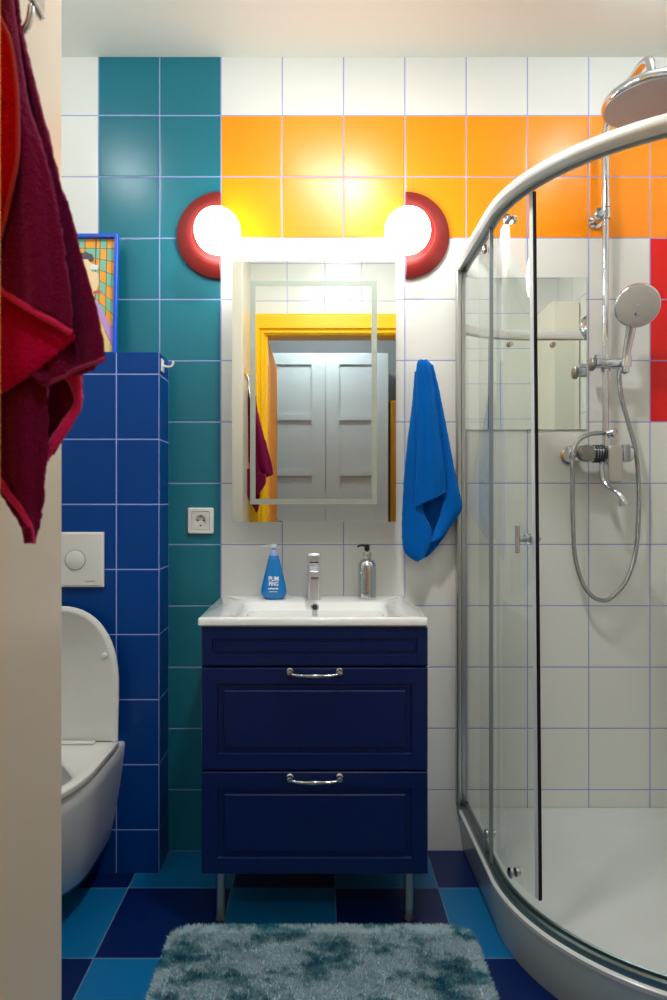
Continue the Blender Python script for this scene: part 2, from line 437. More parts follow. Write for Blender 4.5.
bm = bmesh.new(); lathe(bm, [(0.011, 0.0), (0.011, 0.010), (0.0, 0.010)], (FX+0.003, -0.172, 0.908), n=20); obj('aerator', bm, mat('aerator_grey', (120, 116, 118), 0.5), t)
bm = bmesh.new(); loft(bm, [L(FX-0.014, FX+0.014, -0.092, -0.066, 0.006, 0.950), L(FX-0.014, FX+0.014, -0.092, -0.066, 0.006, 0.954)])
obj('lever_neck', bm, dark, t)
bm = bmesh.new()
loft(bm, [L(FX-0.0205, FX+0.0205, -0.103, -0.058, 0.008, 0.954), L(FX-0.0205, FX+0.0205, -0.104, -0.058, 0.008, 0.972), L(FX-0.0205, FX+0.0205, -0.125, -0.058, 0.006, 0.976), L(FX-0.0195, FX+0.0195, -0.130, -0.060, 0.006, 0.982)])
obj('lever', bm, soft, t, bevel=0.001)

# blue soap bottle
t = thing('soap_bottle', 'blue cone shaped soap bottle with a white pump and white lettering', 'soap bottle', (-0.139, -0.078, 0.835))
bc = (-0.139, -0.078, 0.835)
bm = bmesh.new()
lathe(bm, [(0.022, 0), (0.030, 0.001), (0.036, 0.008), (0.0405, 0.018), (0.041, 0.026), (0.038, 0.042), (0.0315, 0.070), (0.0245, 0.098), (0.0185, 0.124), (0.0150, 0.136), (0.0115, 0.138)], bc, n=40)
for v in bm.verts: v.co.y = bc[1] + (v.co.y - bc[1]) * 0.72
obj('body', bm, mat('blue_bottle', (0, 116, 190), 0.22, coat=0.2), t, auto=60)
bm = bmesh.new(); lathe(bm, [(0.0125, 0.136), (0.0125, 0.152), (0.011, 0.154), (0.006, 0.155), (0.006, 0.160)], bc, n=24); obj('cap', bm, mat('lilac_cap', (150, 172, 220), 0.3), t)
bm = bmesh.new(); lathe(bm, [(0.004, 0.154), (0.004, 0.160), (0.010, 0.161), (0.010, 0.170), (0.007, 0.173), (0, 0.173)], bc, n=20)
loft(bm, [[Vector((bc[0]+x, bc[1]+y, bc[2]+z)) for x, y, z in R] for R in (
    [(-0.004, -0.006, 0.163), (-0.004, 0.006, 0.163), (-0.004, 0.006, 0.172), (-0.004, -0.006, 0.172)],
    [(-0.024, -0.004, 0.164), (-0.024, 0.004, 0.164), (-0.024, 0.004, 0.171), (-0.024, -0.004, 0.171)],
    [(-0.036, -0.003, 0.160), (-0.036, 0.003, 0.160), (-0.037, 0.003, 0.165), (-0.037, -0.003, 0.165)])])
obj('pump', bm, mat('pump_white', (214, 224, 226), 0.3), t, bevel=0.001)
def text(name, s, size, loc, m, parent, tilt=0.0, extr=0.0004, bold=0.0, sx=1.0, rz=0.0):
    cu = bpy.data.curves.new(name, 'FONT'); cu.body = s; cu.size = size; cu.extrude = extr; cu.offset = bold
    cu.align_x = 'CENTER'; cu.align_y = 'CENTER'; cu.materials.append(m)
    tmp = bpy.data.objects.new(name, cu); C.objects.link(tmp)
    dg = bpy.context.evaluated_depsgraph_get(); me = bpy.data.meshes.new_from_object(tmp.evaluated_get(dg))
    bpy.data.objects.remove(tmp)
    o = bpy.data.objects.new(name, me); C.objects.link(o)
    o.parent = parent
    if parent.type == 'EMPTY': o.matrix_parent_inverse = Matrix.Translation(-parent.location)
    o.location = loc; o.rotation_euler = (PI/2 - tilt, 0, rz); o.scale = (sx, 1, 1)
    return o
ink = mat('white_print', (236, 240, 240), 0.5)
# the bottle narrows upward, so the lettering leans back with it
body = [c for c in t.children if c.name.startswith('body')][0]
def front_y(z): 
    pr = [(0.041, 0.026), (0.038, 0.042), (0.0315, 0.070), (0.0245, 0.098)]
    for (r0, h0), (r1, h1) in zip(pr, pr[1:]):
        if h0 <= z <= h1: return bc[1] - 0.72*(r0+(r1-r0)*(z-h0)/(h1-h0))
    return bc[1] - 0.03
for s_, sz, z, sx in (('PUM', 0.0200, 0.0655, 0.82), ('PING', 0.0180, 0.0500, 0.74)):
    text('lettering', s_, sz, (bc[0]+0.001, front_y(z)-0.0008, bc[2]+z), ink, t, tilt=0.18, extr=0.0016, bold=0.0003, sx=sx)
bm = bmesh.new()
for z, x0, n_, w_, g_ in ((0.036, -0.0155, 7, 0.0034, 0.0012), (0.0265, -0.012, 8, 0.0022, 0.0010)):
    for k in range(n_):
        x = bc[0]+x0+k*(w_+g_); h_ = 0.0022 if z > 0.03 else 0.0010
        box(bm, x, x+w_, front_y(z)-0.0012, front_y(z)+0.006, bc[2]+z-h_, bc[2]+z+h_*(0.6+0.4*(k % 3)/2))
obj('small_print', bm, ink, t, smooth=False)

# chrome dispenser
t = thing('soap_dispenser', 'mirror polished chrome soap dispenser with a black pump', 'soap dispenser', (0.154, -0.078, 0.835))
bc2 = (0.1545, -0.078, 0.835)
bm = bmesh.new(); lathe(bm, [(0.0270, 0), (0.0285, 0.002), (0.0288, 0.006), (0.0282, 0.012), (0.0282, 0.100), (0.0270, 0.110), (0.0225, 0.119), (0.0150, 0.124), (0.0110, 0.126), (0.0110, 0.130)], bc2, n=40)
obj('body', bm, chrome, t, auto=60)
bm = bmesh.new(); lathe(bm, [(0.0125, 0.129), (0.0135, 0.131), (0.0135, 0.146), (0.0125, 0.148), (0.006, 0.149)], bc2, n=28); obj('collar', bm, satin, t)
bm = bmesh.new(); lathe(bm, [(0.0045, 0.148), (0.0045, 0.152), (0.0085, 0.153), (0.0085, 0.170), (0.006, 0.172), (0, 0.172)], bc2, n=20)
tube(bm, spline([Vector(bc2)+Vector(v) for v in ((-0.004, 0, 0.167), (-0.016, -0.002, 0.169), (-0.026, -0.004, 0.167), (-0.030, -0.005, 0.163))], 5), lambda q: 0.0040-0.0014*q, 10)
obj('pump', bm, black, t)
bm = bmesh.new()
for k in range(9):
    a = -0.62 + k*0.085
    x = bc2[0] + 0.0284*math.sin(a); y = bc2[1] - 0.0284*math.cos(a)
    box(bm, x-0.0008, x+0.0008, y-0.0004, y+0.001, bc2[2]+0.020, bc2[2]+0.0225+(k % 2)*0.0012)
obj('small_print', bm, mat('grey_print', (96, 98, 102), 0.5), t, smooth=False)

# ------------------------------------------------------------------ mirror cabinet
t = thing('mirror_cabinet', 'mirrored wall cabinet with a frosted light strip above the basin', 'mirror cabinet', (-0.012, -0.06, 1.078))
MX0, MX1, MZ0, MZ1, MY = -0.2655, 0.2405, 1.0785, 1.8845, -0.120
obj('body', boxb(MX0+0.006, MX1-0.006, -0.113, -0.002, MZ0+0.004, MZ1-0.004), plastic, t, bevel=0.001)
obj('mirror_panel', boxb(MX0, MX1, MY, -0.1135, MZ0, MZ1), mirror_m, t, smooth=False)
bm = bmesh.new(); ax0, ax1, az0, az1, tw = -0.2095, 0.182, 1.133, 1.8235, 0.0165
loops = []
for i_, y in ((0, MY-0.0002), (0, MY-0.0008), (tw, MY-0.0008), (tw, MY-0.0002)):
    loops.append([Vector((ax0+i_, y, az0+i_)), Vector((ax1-i_, y, az0+i_)), Vector((ax1-i_, y, az1-i_)), Vector((ax0+i_, y, az1-i_))])
loft(bm, loops + [loops[0]], cap0=False, cap1=False)
obj('light_strip', bm, frost, t, smooth=False)

# ------------------------------------------------------------------ wall lamps
def wall_lamp(xc, side, label):
    t = thing('wall_lamp', label, 'wall lamp', (xc, 0, 1.995), 'round globe lamps beside the mirror')
    zc = 2.008; n = 40
    prof = [(0.088, 0.0015), (0.140, 0.0015), (0.1425, 0.008), (0.141, 0.013), (0.131, 0.020), (0.110, 0.031), (0.094, 0.036), (0.089, 0.035), (0.088, 0.031)]
    bm = bmesh.new(); loops = []
    for k in range(n+1):
        a = PI/2 + PI*k/n if side < 0 else -PI/2 + PI*k/n
        loops.append([Vector((xc + r*math.cos(a), -y, zc + r*math.sin(a))) for r, y in prof])
    loft(bm, loops)
    obj('half_ring', bm, red, t, auto=35)
    bm = bmesh.new(); loops = []
    for k in range(n+1):
        a = PI/2 + PI*k/n if side < 0 else -PI/2 + PI*k/n
        loops.append([Vector((xc + r*math.cos(a), -y, zc + r*math.sin(a))) for r, y in [(0.001, 0.0015), (0.0885, 0.0015), (0.0885, 0.010), (0.001, 0.010)]])
    loft(bm, loops); obj('back_plate', bm, red, t, auto=35)
    gx = -0.3135 if side < 0 else 0.2785
    bm = bmesh.new(); lathe(bm, [(0.030, 0.004), (0.030, 0.034), (0.022, 0.038)], (gx - side*0.0, 0, 1.990), (0, -1, 0), 28); obj('socket', bm, plastic, t)
    bm = bmesh.new(); R = 0.0715; prof = []
    for k in range(25):
        a = -PI/2 + PI*k/24
        prof.append((max(R*math.cos(a), 0), 0.105 + R*math.sin(a)))
    prof[0] = (0, prof[0][1]); prof[-1] = (0, prof[-1][1])
    lathe(bm, prof, (gx, 0, 1.984), (0, -1, 0), 40)
    obj('globe', bm, globe_m, t, auto=0)
wall_lamp(-0.3175, -1, 'glowing globe wall lamp with a red half ring on the teal tiles')
wall_lamp(0.2855, 1, 'glowing globe wall lamp with a red half ring near the shower')

# ------------------------------------------------------------------ power outlet
t = thing('power_outlet', 'white square power outlet on the teal tiles beside the mirror', 'power outlet', (-0.384, -0.004, 1.08))
ox, oz = -0.3825, 1.0795
def zr(x, z, h, r, y, n=5):
    return [Vector((p.x, y, p.y)) for p in rrect(x-h, x+h, z-h, z+h, r, 0, n)]
bm = bmesh.new(); loft(bm, [zr(ox, oz, 0.0425, 0.006, -0.0015), zr(ox, oz, 0.0425, 0.006, -0.007), zr(ox, oz, 0.0395, 0.005, -0.0115), zr(ox, oz, 0.031, 0.003, -0.0115), zr(ox, oz, 0.030, 0.003, -0.0085), zr(ox, oz, 0.029, 0.001, -0.0025), zr(ox, oz, 0.002, 0.001, -0.0022)])
obj('frame', bm, plastic, t, auto=30)
bm = bmesh.new(); 
ring = lambda r, y: [Vector((ox + r*math.cos(2*PI*k/24), y, oz + r*math.sin(2*PI*k/24))) for k in range(24)]
sq = [Vector((max(-1, min(1, 1.4142*math.cos(2*PI*k/24)))*0.029+ox, -0.0105, max(-1, min(1, 1.4142*math.sin(2*PI*k/24)))*0.029+oz)) for k in range(24)]
sq0 = [Vector((p.x, -0.0088, p.z)) for p in sq]
loft(bm, [sq0, sq, ring(0.0185, -0.0105), ring(0.0175, -0.0030), ring(0.001, -0.0030)], cap0=False)
obj('insert', bm, mat('insert_white', (214, 212, 206), 0.35), t, auto=30)
bm = bmesh.new()
for x in (-0.0095, 0.0095): lathe(bm, [(0.0028, 0), (0.0028, 0.001), (0, 0.001)], (ox+x, -0.0032, oz+0.001), (0, -1, 0), 12)
obj('pin_holes', bm, dark, t)
for zz in (0.0135, -0.0175): obj('earth_clip', boxb(ox-0.003, ox+0.003, -0.0095, -0.003, oz+zz, oz+zz+0.004), mat('clip_metal', (110, 110, 104), 0.4, metal=0.8), t, smooth=False)

# ------------------------------------------------------------------ toilet
TX = -0.780
def dshape(hw, yb, yf, z, n=28, hb=None):
    """D outline: straight back at yb, rounded front at yf (both positive distances from back wall)."""
    hb = hw if hb is None else hb
    out = []; ystr = yb + (yf - yb) * 0.38
    out.append(Vector((TX+hb, -yb, z)))
    for k in range(n+1):
        a = PI*k/n
        c_, s_ = math.cos(a), math.sin(a)
        out.append(Vector((TX + hw*math.copysign(abs(c_)**0.85, c_), -(ystr + (yf-ystr)*abs(s_)**0.9), z)))
    out.append(Vector((TX-hb, -yb, z)))
    return out
t = thing('toilet', 'white wall hung toilet with its lid raised against the blue tiles', 'toilet', (TX, -0.4, 0.06))
bm = bmesh.new()
prof = [(0.10, 0.36, 0.062), (0.125, 0.42, 0.072), (0.142, 0.49, 0.110), (0.156, 0.555, 0.18), (0.172, 0.61, 0.27), (0.184, 0.645, 0.36), (0.187, 0.655, 0.400), (0.183, 0.652, 0.406)]
loops = [dshape(h, 0.1315, f, z) for h, f, z in prof]
loops += [dshape(0.140, 0.30, 0.60, 0.406), dshape(0.132, 0.31, 0.59, 0.395), dshape(0.10, 0.32, 0.56, 0.30), dshape(0.05, 0.32, 0.46, 0.20)]
loft(bm, loops); obj('bowl', bm, ceramic, t, auto=50)
bm = bmesh.new()
loops = [dshape(0.184, 0.195, 0.655, 0.4085), dshape(0.188, 0.195, 0.658, 0.414), dshape(0.186, 0.197, 0.655, 0.426), dshape(0.178, 0.205, 0.645, 0.430),
         dshape(0.148, 0.345, 0.595, 0.427, hb=0.085), dshape(0.141, 0.352, 0.585, 0.418, hb=0.08), dshape(0.144, 0.350, 0.588, 0.4085, hb=0.082)]
loft(bm, loops + [loops[0]], cap0=False, cap1=False); obj('seat', bm, plastic, t, auto=50)
# lid: the same outline stood up, leaning slightly back on its hinge
def lidloop(hw, ln, off):
    out = []
    for p in dshape(hw, 0.0, ln, 0):
        d_ = -p.y
        ang = math.radians(93.5)
        out.append(Vector((p.x, -0.200 - d_*math.cos(ang)*1.0 - off, 0.432 + d_*math.sin(ang))))
    return out
bm = bmesh.new(); loft(bm, [lidloop(0.178, 0.388, -0.008), lidloop(0.186, 0.396, -0.004), lidloop(0.186, 0.396, 0.004), lidloop(0.178, 0.388, 0.008), lidloop(0.170, 0.380, 0.008), lidloop(0.166, 0.376, 0.005)])
ld = obj('lid', bm, plastic, t, auto=40)
for s in (-1, 1):
    bm = bmesh.new(); lathe(bm, [(0.008, 0), (0.008, 0.006), (0.006, 0.009), (0, 0.0095)], (TX+s*0.143, -0.1875, 0.432+0.250), (0, -1, 0.06), 16)
    b_ = obj('bumper', bm, plastic, ld)
for s in (-1, 1):
    bm = bmesh.new(); box(bm, TX+s*0.09-0.028, TX+s*0.09+0.028, -0.200, -0.150, 0.4065, 0.424); obj('hinge', bm, plastic, t, bevel=0.005)

obj('hinge_bar', boxb(TX-0.125, TX+0.125, -0.232, -0.212, 0.4302, 0.437), plastic, t, bevel=0.003)
# flush plate
t = thing('flush_plate', 'white two button flush plate on the blue tiles above the toilet', 'flush plate', (TX, -0.135, 0.96))
fx0, fx1, fz0, fz1 = -0.904, -0.656, 0.880, 1.048
bm = bmesh.new()
prof = [(0, 0.0015), (0, 0.009), (0.006, 0.0115)]
loft(bm, [[Vector((x, -0.13-y, z)) for x, z in ((fx0+i, fz0+i), (fx1-i, fz0+i), (fx1-i, fz1-i), (fx0+i, fz1-i))] for i, y in prof])
obj('plate', bm, plastic, t, smooth=False)
for x in (-0.742, -0.818):
    bm = bmesh.new(); lathe(bm, [(0.0315, 0.0), (0.0315, 0.0008), (0.030, 0.0008)], (x, -0.1415, 0.963), (0, -1, 0), 36)
    gr = obj('button_gap', bm, mat('gap_grey', (100, 106, 112), 0.5), t)
    bm = bmesh.new(); lathe(bm, [(0.0298, 0.0), (0.0298, 0.0018), (0.028, 0.0028), (0.0, 0.0022)], (x, -0.1415, 0.963), (0, -1, 0), 36)
    obj('button', bm, plastic, t)
bm = bmesh.new()
for k in range(8): box(bm, -0.712+k*0.0040, -0.7092+k*0.0040, -0.1419, -0.141, 0.897, 0.8995)
obj('maker_mark', bm, mat('grey_print', (96, 98, 102), 0.5), t, smooth=False)

# white hook on the side of the tiled half wall
t = thing('wall_hook', 'small white hook on the side of the blue tiled half wall', 'hook', (-0.487, -0.09, 1.57))
bm = bmesh.new(); box(bm, -0.4875, -0.4825, -0.115, -0.085, 1.545, 1.585); obj('plate', bm, plastic, t, bevel=0.002)
bm = bmesh.new(); tube(bm, spline([(-0.483, -0.10, 1.566), (-0.470, -0.10, 1.562), (-0.458, -0.10, 1.563), (-0.452, -0.10, 1.571), (-0.452, -0.10, 1.579)], 5), 0.0035, 10); obj('peg', bm, plastic, t)

# ------------------------------------------------------------------ framed picture
t = thing('framed_picture', 'blue framed picture of a bather leaning on the half wall', 'picture', (-0.80, -0.06, 1.60))
PX0, PX1, PZ0, PZ1 = -0.936, -0.636, 1.6015, 1.995
def lean(v):                   # tilt the frame back about its bottom edge
    h = v.z - PZ0; return Vector((v.x, v.y + h*0.06, v.z))
PY = -0.065
bm = bmesh.new()
fr = [(0, 0), (0, -0.016), (0.003, -0.018), (0.011, -0.018), (0.013, -0.008), (0.013, 0.0)]
loft(bm, [[lean(Vector((x, PY+y, z))) for x, z in ((PX0+i, PZ0+i), (PX1-i, PZ0+i), (PX1-i, PZ1-i), (PX0+i, PZ1-i))] for i, y in fr])
obj('frame', bm, mat('cobalt_frame', (0, 82, 205), 0.4), t, smooth=False)
pc = [mat('print_mint', (128, 196, 168), 0.5), mat('print_orange', (246, 166, 50), 0.5), mat('print_line', (70, 84, 66), 0.5), mat('print_skin', (242, 212, 168), 0.5),
      mat('print_hair', (84, 76, 92), 0.5), mat('print_violet', (196, 150, 220), 0.5), mat('print_white', (230, 232, 236), 0.5), mat('print_red', (226, 84, 60), 0.5), mat('print_sand', (236, 206, 130), 0.5)]
bm = bmesh.new()
ax0_, ax1_, az0_, az1_ = PX0+0.013, PX1-0.013, PZ0+0.013, PZ1-0.013
def poly(pts, mi, lift):       # pts in (0..1, 0..1) over the print, from its right edge leftwards measured as x
    vs = [bm.verts.new(lean(Vector((ax0_+(ax1_-ax0_)*x, PY-0.003-lift, az0_+(az1_-az0_)*z)))) for x, z in pts]
    f = bm.faces.new(vs); f.material_index = mi
poly([(0, 0), (1, 0), (1, 1), (0, 1)], 2, 0)
def clipx(v): return max(0.0, min(1.0, v))
# back wall of the drawn room: straight tiles; right hand wall: tiles running down in perspective
xs = [0.0, 0.13, 0.26, 0.39, 0.52, 0.65, 0.775]
for i in range(len(xs)-1):
    for j in range(10):
        z1 = 1.0 - j*0.085; z0 = z1 - 0.080
        if z0 > 0.12: poly([(xs[i]+0.004, z0), (xs[i+1]-0.004, z0), (xs[i+1]-0.004, z1), (xs[i]+0.004, z1)], (i+j) % 2, 0.0004)
cols = [0.78, 0.825, 0.905, 1.0]
def zr_(x, j):                 # row lines fall to the right
    k = (x-0.78)/0.22
    top = 1.0 - j*0.088
    return top + 0.03*k - k*0.055*j*0.55
for i in range(3):
    for j in range(14):
        xa, xb = cols[i]+0.004, cols[i+1]-0.004
        q4 = [(xa, zr_(xa, j+1)+0.005), (xb, zr_(xb, j+1)+0.005), (xb, min(1, zr_(xb, j))), (xa, min(1, zr_(xa, j)))]
        if min(p[1] for p in q4) > 0.0 and q4[0][1] < 1: poly([(x, min(1.0, z)) for x, z in q4], (i+j+1) % 2, 0.0004)
poly([(0.0, 0.0), (1.0, 0.0), (1.0, 0.03), (0.76, 0.40), (0.0, 0.40)], 8, 0.0008)
poly([(0.70, 0.42), (0.79, 0.38), (1.0, 0.03), (1.0, 0.19), (0.81, 0.44), (0.70, 0.50)], 5, 0.0010)
# the bather: legs, body, towel roll on the shoulder, arm, head, hair
poly([(x_+0.165, z_-0.012) for x_, z_ in [(0.30, 0.10), (0.52, 0.10), (0.60, 0.38), (0.58, 0.50), (0.34, 0.50)]], 3, 0.0012)
poly([(x_+0.165, z_-0.012) for x_, z_ in [(0.32, 0.46), (0.60, 0.46), (0.63, 0.60), (0.62, 0.70), (0.54, 0.745), (0.36, 0.745), (0.29, 0.66)]], 3, 0.0014)
poly([(x_+0.165, z_-0.012) for x_, z_ in [(0.52, 0.50), (0.60, 0.49), (0.66, 0.62), (0.645, 0.71), (0.60, 0.725), (0.57, 0.62)]], 3, 0.0018)
poly([(x_+0.165, z_-0.012) for x_, z_ in [(0.40, 0.73), (0.56, 0.73), (0.57, 0.84), (0.54, 0.865), (0.42, 0.865)]], 3, 0.0018)
poly([(x_+0.165, z_-0.012) for x_, z_ in [(0.38, 0.83), (0.41, 0.88), (0.50, 0.895), (0.58, 0.87), (0.595, 0.82), (0.555, 0.80), (0.52, 0.83)]], 4, 0.0022)
poly([(x_+0.165, z_-0.012) for x_, z_ in [(0.545, 0.742), (0.64, 0.735), (0.65, 0.775), (0.56, 0.79)]], 6, 0.0024)
poly([(x_+0.165, z_-0.012) for x_, z_ in [(0.58, 0.52), (0.68, 0.535), (0.69, 0.555), (0.60, 0.55)]], 7, 0.0024)
obj('print', bm, pc, t, smooth=False)

# ------------------------------------------------------------------ shower tray and enclosure
SX, SR, SS, SE = 0.454, 0.50, 0.40, 1.354       # left side, radius, straight length, right end
def spath(s, off=0.0):         # point (x, w) along the quadrant outline, off = towards the corner
    arc = SR*PI/2
    if s <= SS: return (SX+off, s)
    if s <= SS+arc:
        th = (s-SS)/SR
        r = SR-off
        return (SX+SR - r*math.cos(th), SS + r*math.sin(th))
    return (SX+SR+(s-SS-arc), SS+SR-off)
STOT = SS*2+SR*PI/2
def ppts(off, s0=0.0, s1=STOT, n=60):
    return [spath(s0+(s1-s0)*k/n, off) for k in range(n+1)]
def sweep(bm, sec, s0=0.0, s1=STOT, n=60, caps=True):
    """sec: closed list of (offset, z) swept along the outline."""
    loops = []
    for k in range(n+1):
        s = s0+(s1-s0)*k/n
        loops.append([Vector((spath(s, o)[0], -spath(s, o)[1], z)) for o, z in sec])
    loft(bm, loops, cap0=caps, cap1=caps)

t = thing('shower_tray', 'white quarter round shower tray with a smooth curved skirt', 'shower tray', (0.95, -0.45, 0))
def trayloop(off, z, wi=0.0):
    pts = ppts(off, n=72)
    out = [Vector((min(x, SE-wi), -max(w, 0.003+wi), z)) for x, w in pts]
    out.append(Vector((SE-wi, -(0.003+wi), z)))
    return out
bm = bmesh.new()
loft(bm, [trayloop(0.018, 0.060), trayloop(0.012, 0.124), trayloop(0.004, 0.128), trayloop(0.003, 0.138), trayloop(0.008, 0.142),
          trayloop(0.040, 0.142, 0.030), trayloop(0.043, 0.134, 0.040), trayloop(0.060, 0.108, 0.058), trayloop(0.075, 0.103, 0.072), trayloop(0.20, 0.099, 0.20)])
obj('tray', bm, acrylic, t, auto=40)
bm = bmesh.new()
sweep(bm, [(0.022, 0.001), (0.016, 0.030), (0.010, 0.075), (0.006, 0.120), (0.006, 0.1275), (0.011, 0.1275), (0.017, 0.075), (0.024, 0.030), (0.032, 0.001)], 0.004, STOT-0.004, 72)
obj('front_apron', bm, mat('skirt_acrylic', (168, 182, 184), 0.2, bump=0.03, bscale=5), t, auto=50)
bm = bmesh.new(); lathe(bm, [(0.055, 0.0), (0.055, 0.003), (0.045, 0.006), (0, 0.007)], (1.02, -0.50, 0.0985), n=32); obj('drain_cover', bm, chrome, t)

t = thing('shower_enclosure', 'curved glass shower enclosure with grey rails standing on the tray', 'shower enclosure', (0.95, -0.45, 0.142))
RZ0, RZ1 = 1.887, 1.925
bm = bmesh.new()
sweep(bm, [(0.030, RZ0), (0.030, RZ1-0.004), (0.026, RZ1), (0.004, RZ1), (-0.004, RZ1-0.004), (-0.010, RZ1-0.013), (-0.011, RZ1-0.024), (-0.008, RZ0+0.008), (-0.002, RZ0), (0.008, RZ0), (0.008, RZ0+0.012), (0.024, RZ0+0.012), (0.024, RZ0)])
obj('top_rail', bm, mat('rail_grey', (206, 210, 208), 0.4, metal=0.3), t, auto=50)
bm = bmesh.new()
sweep(bm, [(0.011, 0.1422), (0.036, 0.1422), (0.036, 0.162), (0.032, 0.164), (0.028, 0.162), (0.028, 0.150), (0.020, 0.150), (0.020, 0.157), (0.015, 0.162), (0.011, 0.157)])
obj('bottom_rail', bm, mat('rail_dark', (120, 142, 144), 0.3, metal=0.8), t, auto=30)
for a, b_ in (((0.448, 0.478), (0.001, 0.026)), ((SE-0.030, SE-0.001), (0.878, 0.908))):
    bm = bmesh.new()
    if a[0] < 0.5:
        loft(bm, [rrect(a[0], a[1]-0.014, -b_[1], -b_[0], 0.004, z, 3) for z in (0.1642, RZ0-0.0005)])
        box(bm, a[1]-0.012, a[1], -b_[1]+0.005, -b_[0], 0.1646, RZ0-0.0008)
    else:
        loft(bm, [rrect(a[0], a[1], -b_[1], -b_[0], 0.004, z, 3) for z in (0.1642, RZ0-0.0005)])
    obj('wall_profile', bm, satin, t, auto=40)
def pane(name, s0, s1, off, z0, z1, parent, n=24, shear=0.0):
    bm = bmesh.new(); loops = []
    for k in range(n+1):
        f = k/n
        sb = s0+(s1-s0)*f
        L_ = []
        for o, z in ((off-0.003, z0), (off+0.003, z0), (off+0.003, z1), (off-0.003, z1)):
            x, w = spath(sb - (shear if z == z1 else 0.0), o); L_.append(Vector((x, -w, z)))
        loops.append(L_)
    loft(bm, loops, mats=None)
    return obj(name, bm, glass, parent, auto=30)
def strip(name, s, off, z0, z1, w_, th, m, parent, shear=0.0):
    bm = bmesh.new(); loops = []
    for z, sh in ((z0, 0.0), (z1, shear)):
        L_ = []
        for o, ds in ((off-th/2, -w_/2), (off+th/2, -w_/2), (off+th/2, w_/2), (off-th/2, w_/2)):
            x, w = spath(s-sh+ds, o); L_.append(Vector((x, -w, z)))
        loops.append(L_)
    loft(bm, loops); return obj(name, bm, m, parent, smooth=False)
def mirror_s(s): return STOT - s
for mir in (False, True):
    M_ = mirror_s if mir else (lambda s: s)
    a, b_ = sorted((M_(0.027), M_(0.362)))
    fp = pane('fixed_panel', a, b_, 0.017, 0.1505, RZ0-0.001, t)
    strip('edge_seal', M_(0.366), 0.017, 0.1505, RZ0-0.001, 0.007, 0.010, mat('seal_grey', (120, 132, 136), 0.35), fp)
    a, b_ = sorted((M_(0.20), M_(0.612)))
    sh = -0.018 if mir else 0.022
    dr = pane('sliding_door', a, b_, 0.030, 0.194, 1.884, t, shear=sh)
    strip('magnetic_seal', M_(0.6172), 0.030, 0.194, 1.884, 0.004, 0.008, rubber, dr, shear=sh)
    strip('edge_strip', M_(0.609), 0.030, 0.194, 1.884, 0.013, 0.009, mat('strip_grey', (204, 210, 214), 0.35), dr, shear=sh)
    for s in (0.30, 0.505):
        for z, hh in ((0.205, 0.022), (1.860, 0.020)):
            ss_ = M_(s) - (sh*0.98 if z > 1 else 0)
            x, w = spath(ss_, 0.026); x2, w2 = spath(ss_, 0.0)
            nx, nw = (x2-x), (w2-w); l_ = math.hypot(nx, nw); nx, nw = nx/l_, nw/l_
            bm = bmesh.new()
            lathe(bm, [(0.011, 0), (0.013, 0.002), (0.013, 0.008), (0.009, 0.011), (0, 0.012)], (x, -w, z), (nx, -nw, 0), 20)
            lathe(bm, [(0.011, 0), (0.011, 0.010), (0.0, 0.011)], (x-nx*0.008, -(w-nw*0.008), z), (-nx, nw, 0), 20)
            obj('roller', bm, chrome, dr)
    ss_ = M_(0.583); x, w = spath(ss_ , 0.027); x2, w2 = spath(ss_, 0.0)
    nx, nw = (x2-x), (w2-w); l_ = math.hypot(nx, nw); nx, nw = nx/l_, nw/l_
    hz = 1.050
    bm = bmesh.new()
    lathe(bm, [(0.0125, 0), (0.0125, 0.006), (0.009, 0.007), (0.009, 0.013), (0.0115, 0.014), (0.0115, 0.020), (0.008, 0.021), (0.008, 0.034), (0.0, 0.034)], (x, -w, hz), (nx, -nw, 0), 24)
    hx, hw = x+nx*0.037, w+nw*0.037
    lathe(bm, [(0.004, -0.034), (0.0058, -0.032), (0.0058, 0.032), (0.004, 0.034)], (hx, -hw, hz), (0, 0, 1), 16)
    lathe(bm, [(0.0125, 0), (0.0125, 0.006), (0.008, 0.008), (0.008, 0.018), (0, 0.020)], (x-nx*0.008, -(w-nw*0.008), hz), (-nx, nw, 0), 24)
    obj('door_knob', bm, chrome, dr)

# mirror on the wall inside the shower
bm = bmesh.new()
loft(bm, [[Vector((x, y, z)) for x, z in ((0.480+i, 1.376+i), (0.877-i, 1.376+i), (0.877-i, 1.874-i), (0.480+i, 1.874-i))] for i, y in ((0, -0.001), (0, -0.0035), (0.0015, -0.005))])
tag(obj('shower_mirror', bm, mirror_m, smooth=False), 'frameless rectangular mirror stuck to the tiled wall inside the shower', 'mirror')

# shower column
RX, RY = 0.914, -0.060
t = thing('shower_fixture', 'chrome shower column with a round rain head and wall mixer', 'shower', (RX, -0.05, 1.25))
bm = bmesh.new()
pts = [(RX, RY, z) for z in (1.335, 1.5, 1.7, 1.9, 2.1, 2.28)]
rp = spline(pts, 3)
tube(bm, rp, 0.0100, 18)
obj('riser_pipe', bm, chrome, t)
bm = bmesh.new()
arc = [(RX, RY, 2.08), (RX, RY, 2.28), (RX, RY-0.004, 2.315), (RX, RY-0.020, 2.345), (RX, RY-0.05, 2.362), (RX, RY-0.15, 2.372), (RX, RY-0.24, 2.372), (RX, RY-0.275, 2.360), (RX, RY-0.29, 2.330), (RX, RY-0.29, 2.285)]
tube(bm, spline(arc, 6), 0.0118, 18)
lathe(bm, [(0.0145, 0), (0.0145, 0.028)], (RX, RY, 2.075), n=24)
obj('shower_arm', bm, chrome, t)
HC = (RX, RY-0.29, 2.230)
bm = bmesh.new(); lathe(bm, [(0.121, 0.0), (0.1255, 0.003), (0.1265, 0.010), (0.124, 0.020), (0.112, 0.030), (0.070, 0.038), (0.028, 0.042), (0.020, 0.048), (0.018, 0.062), (0.0, 0.064)], HC, n=64)
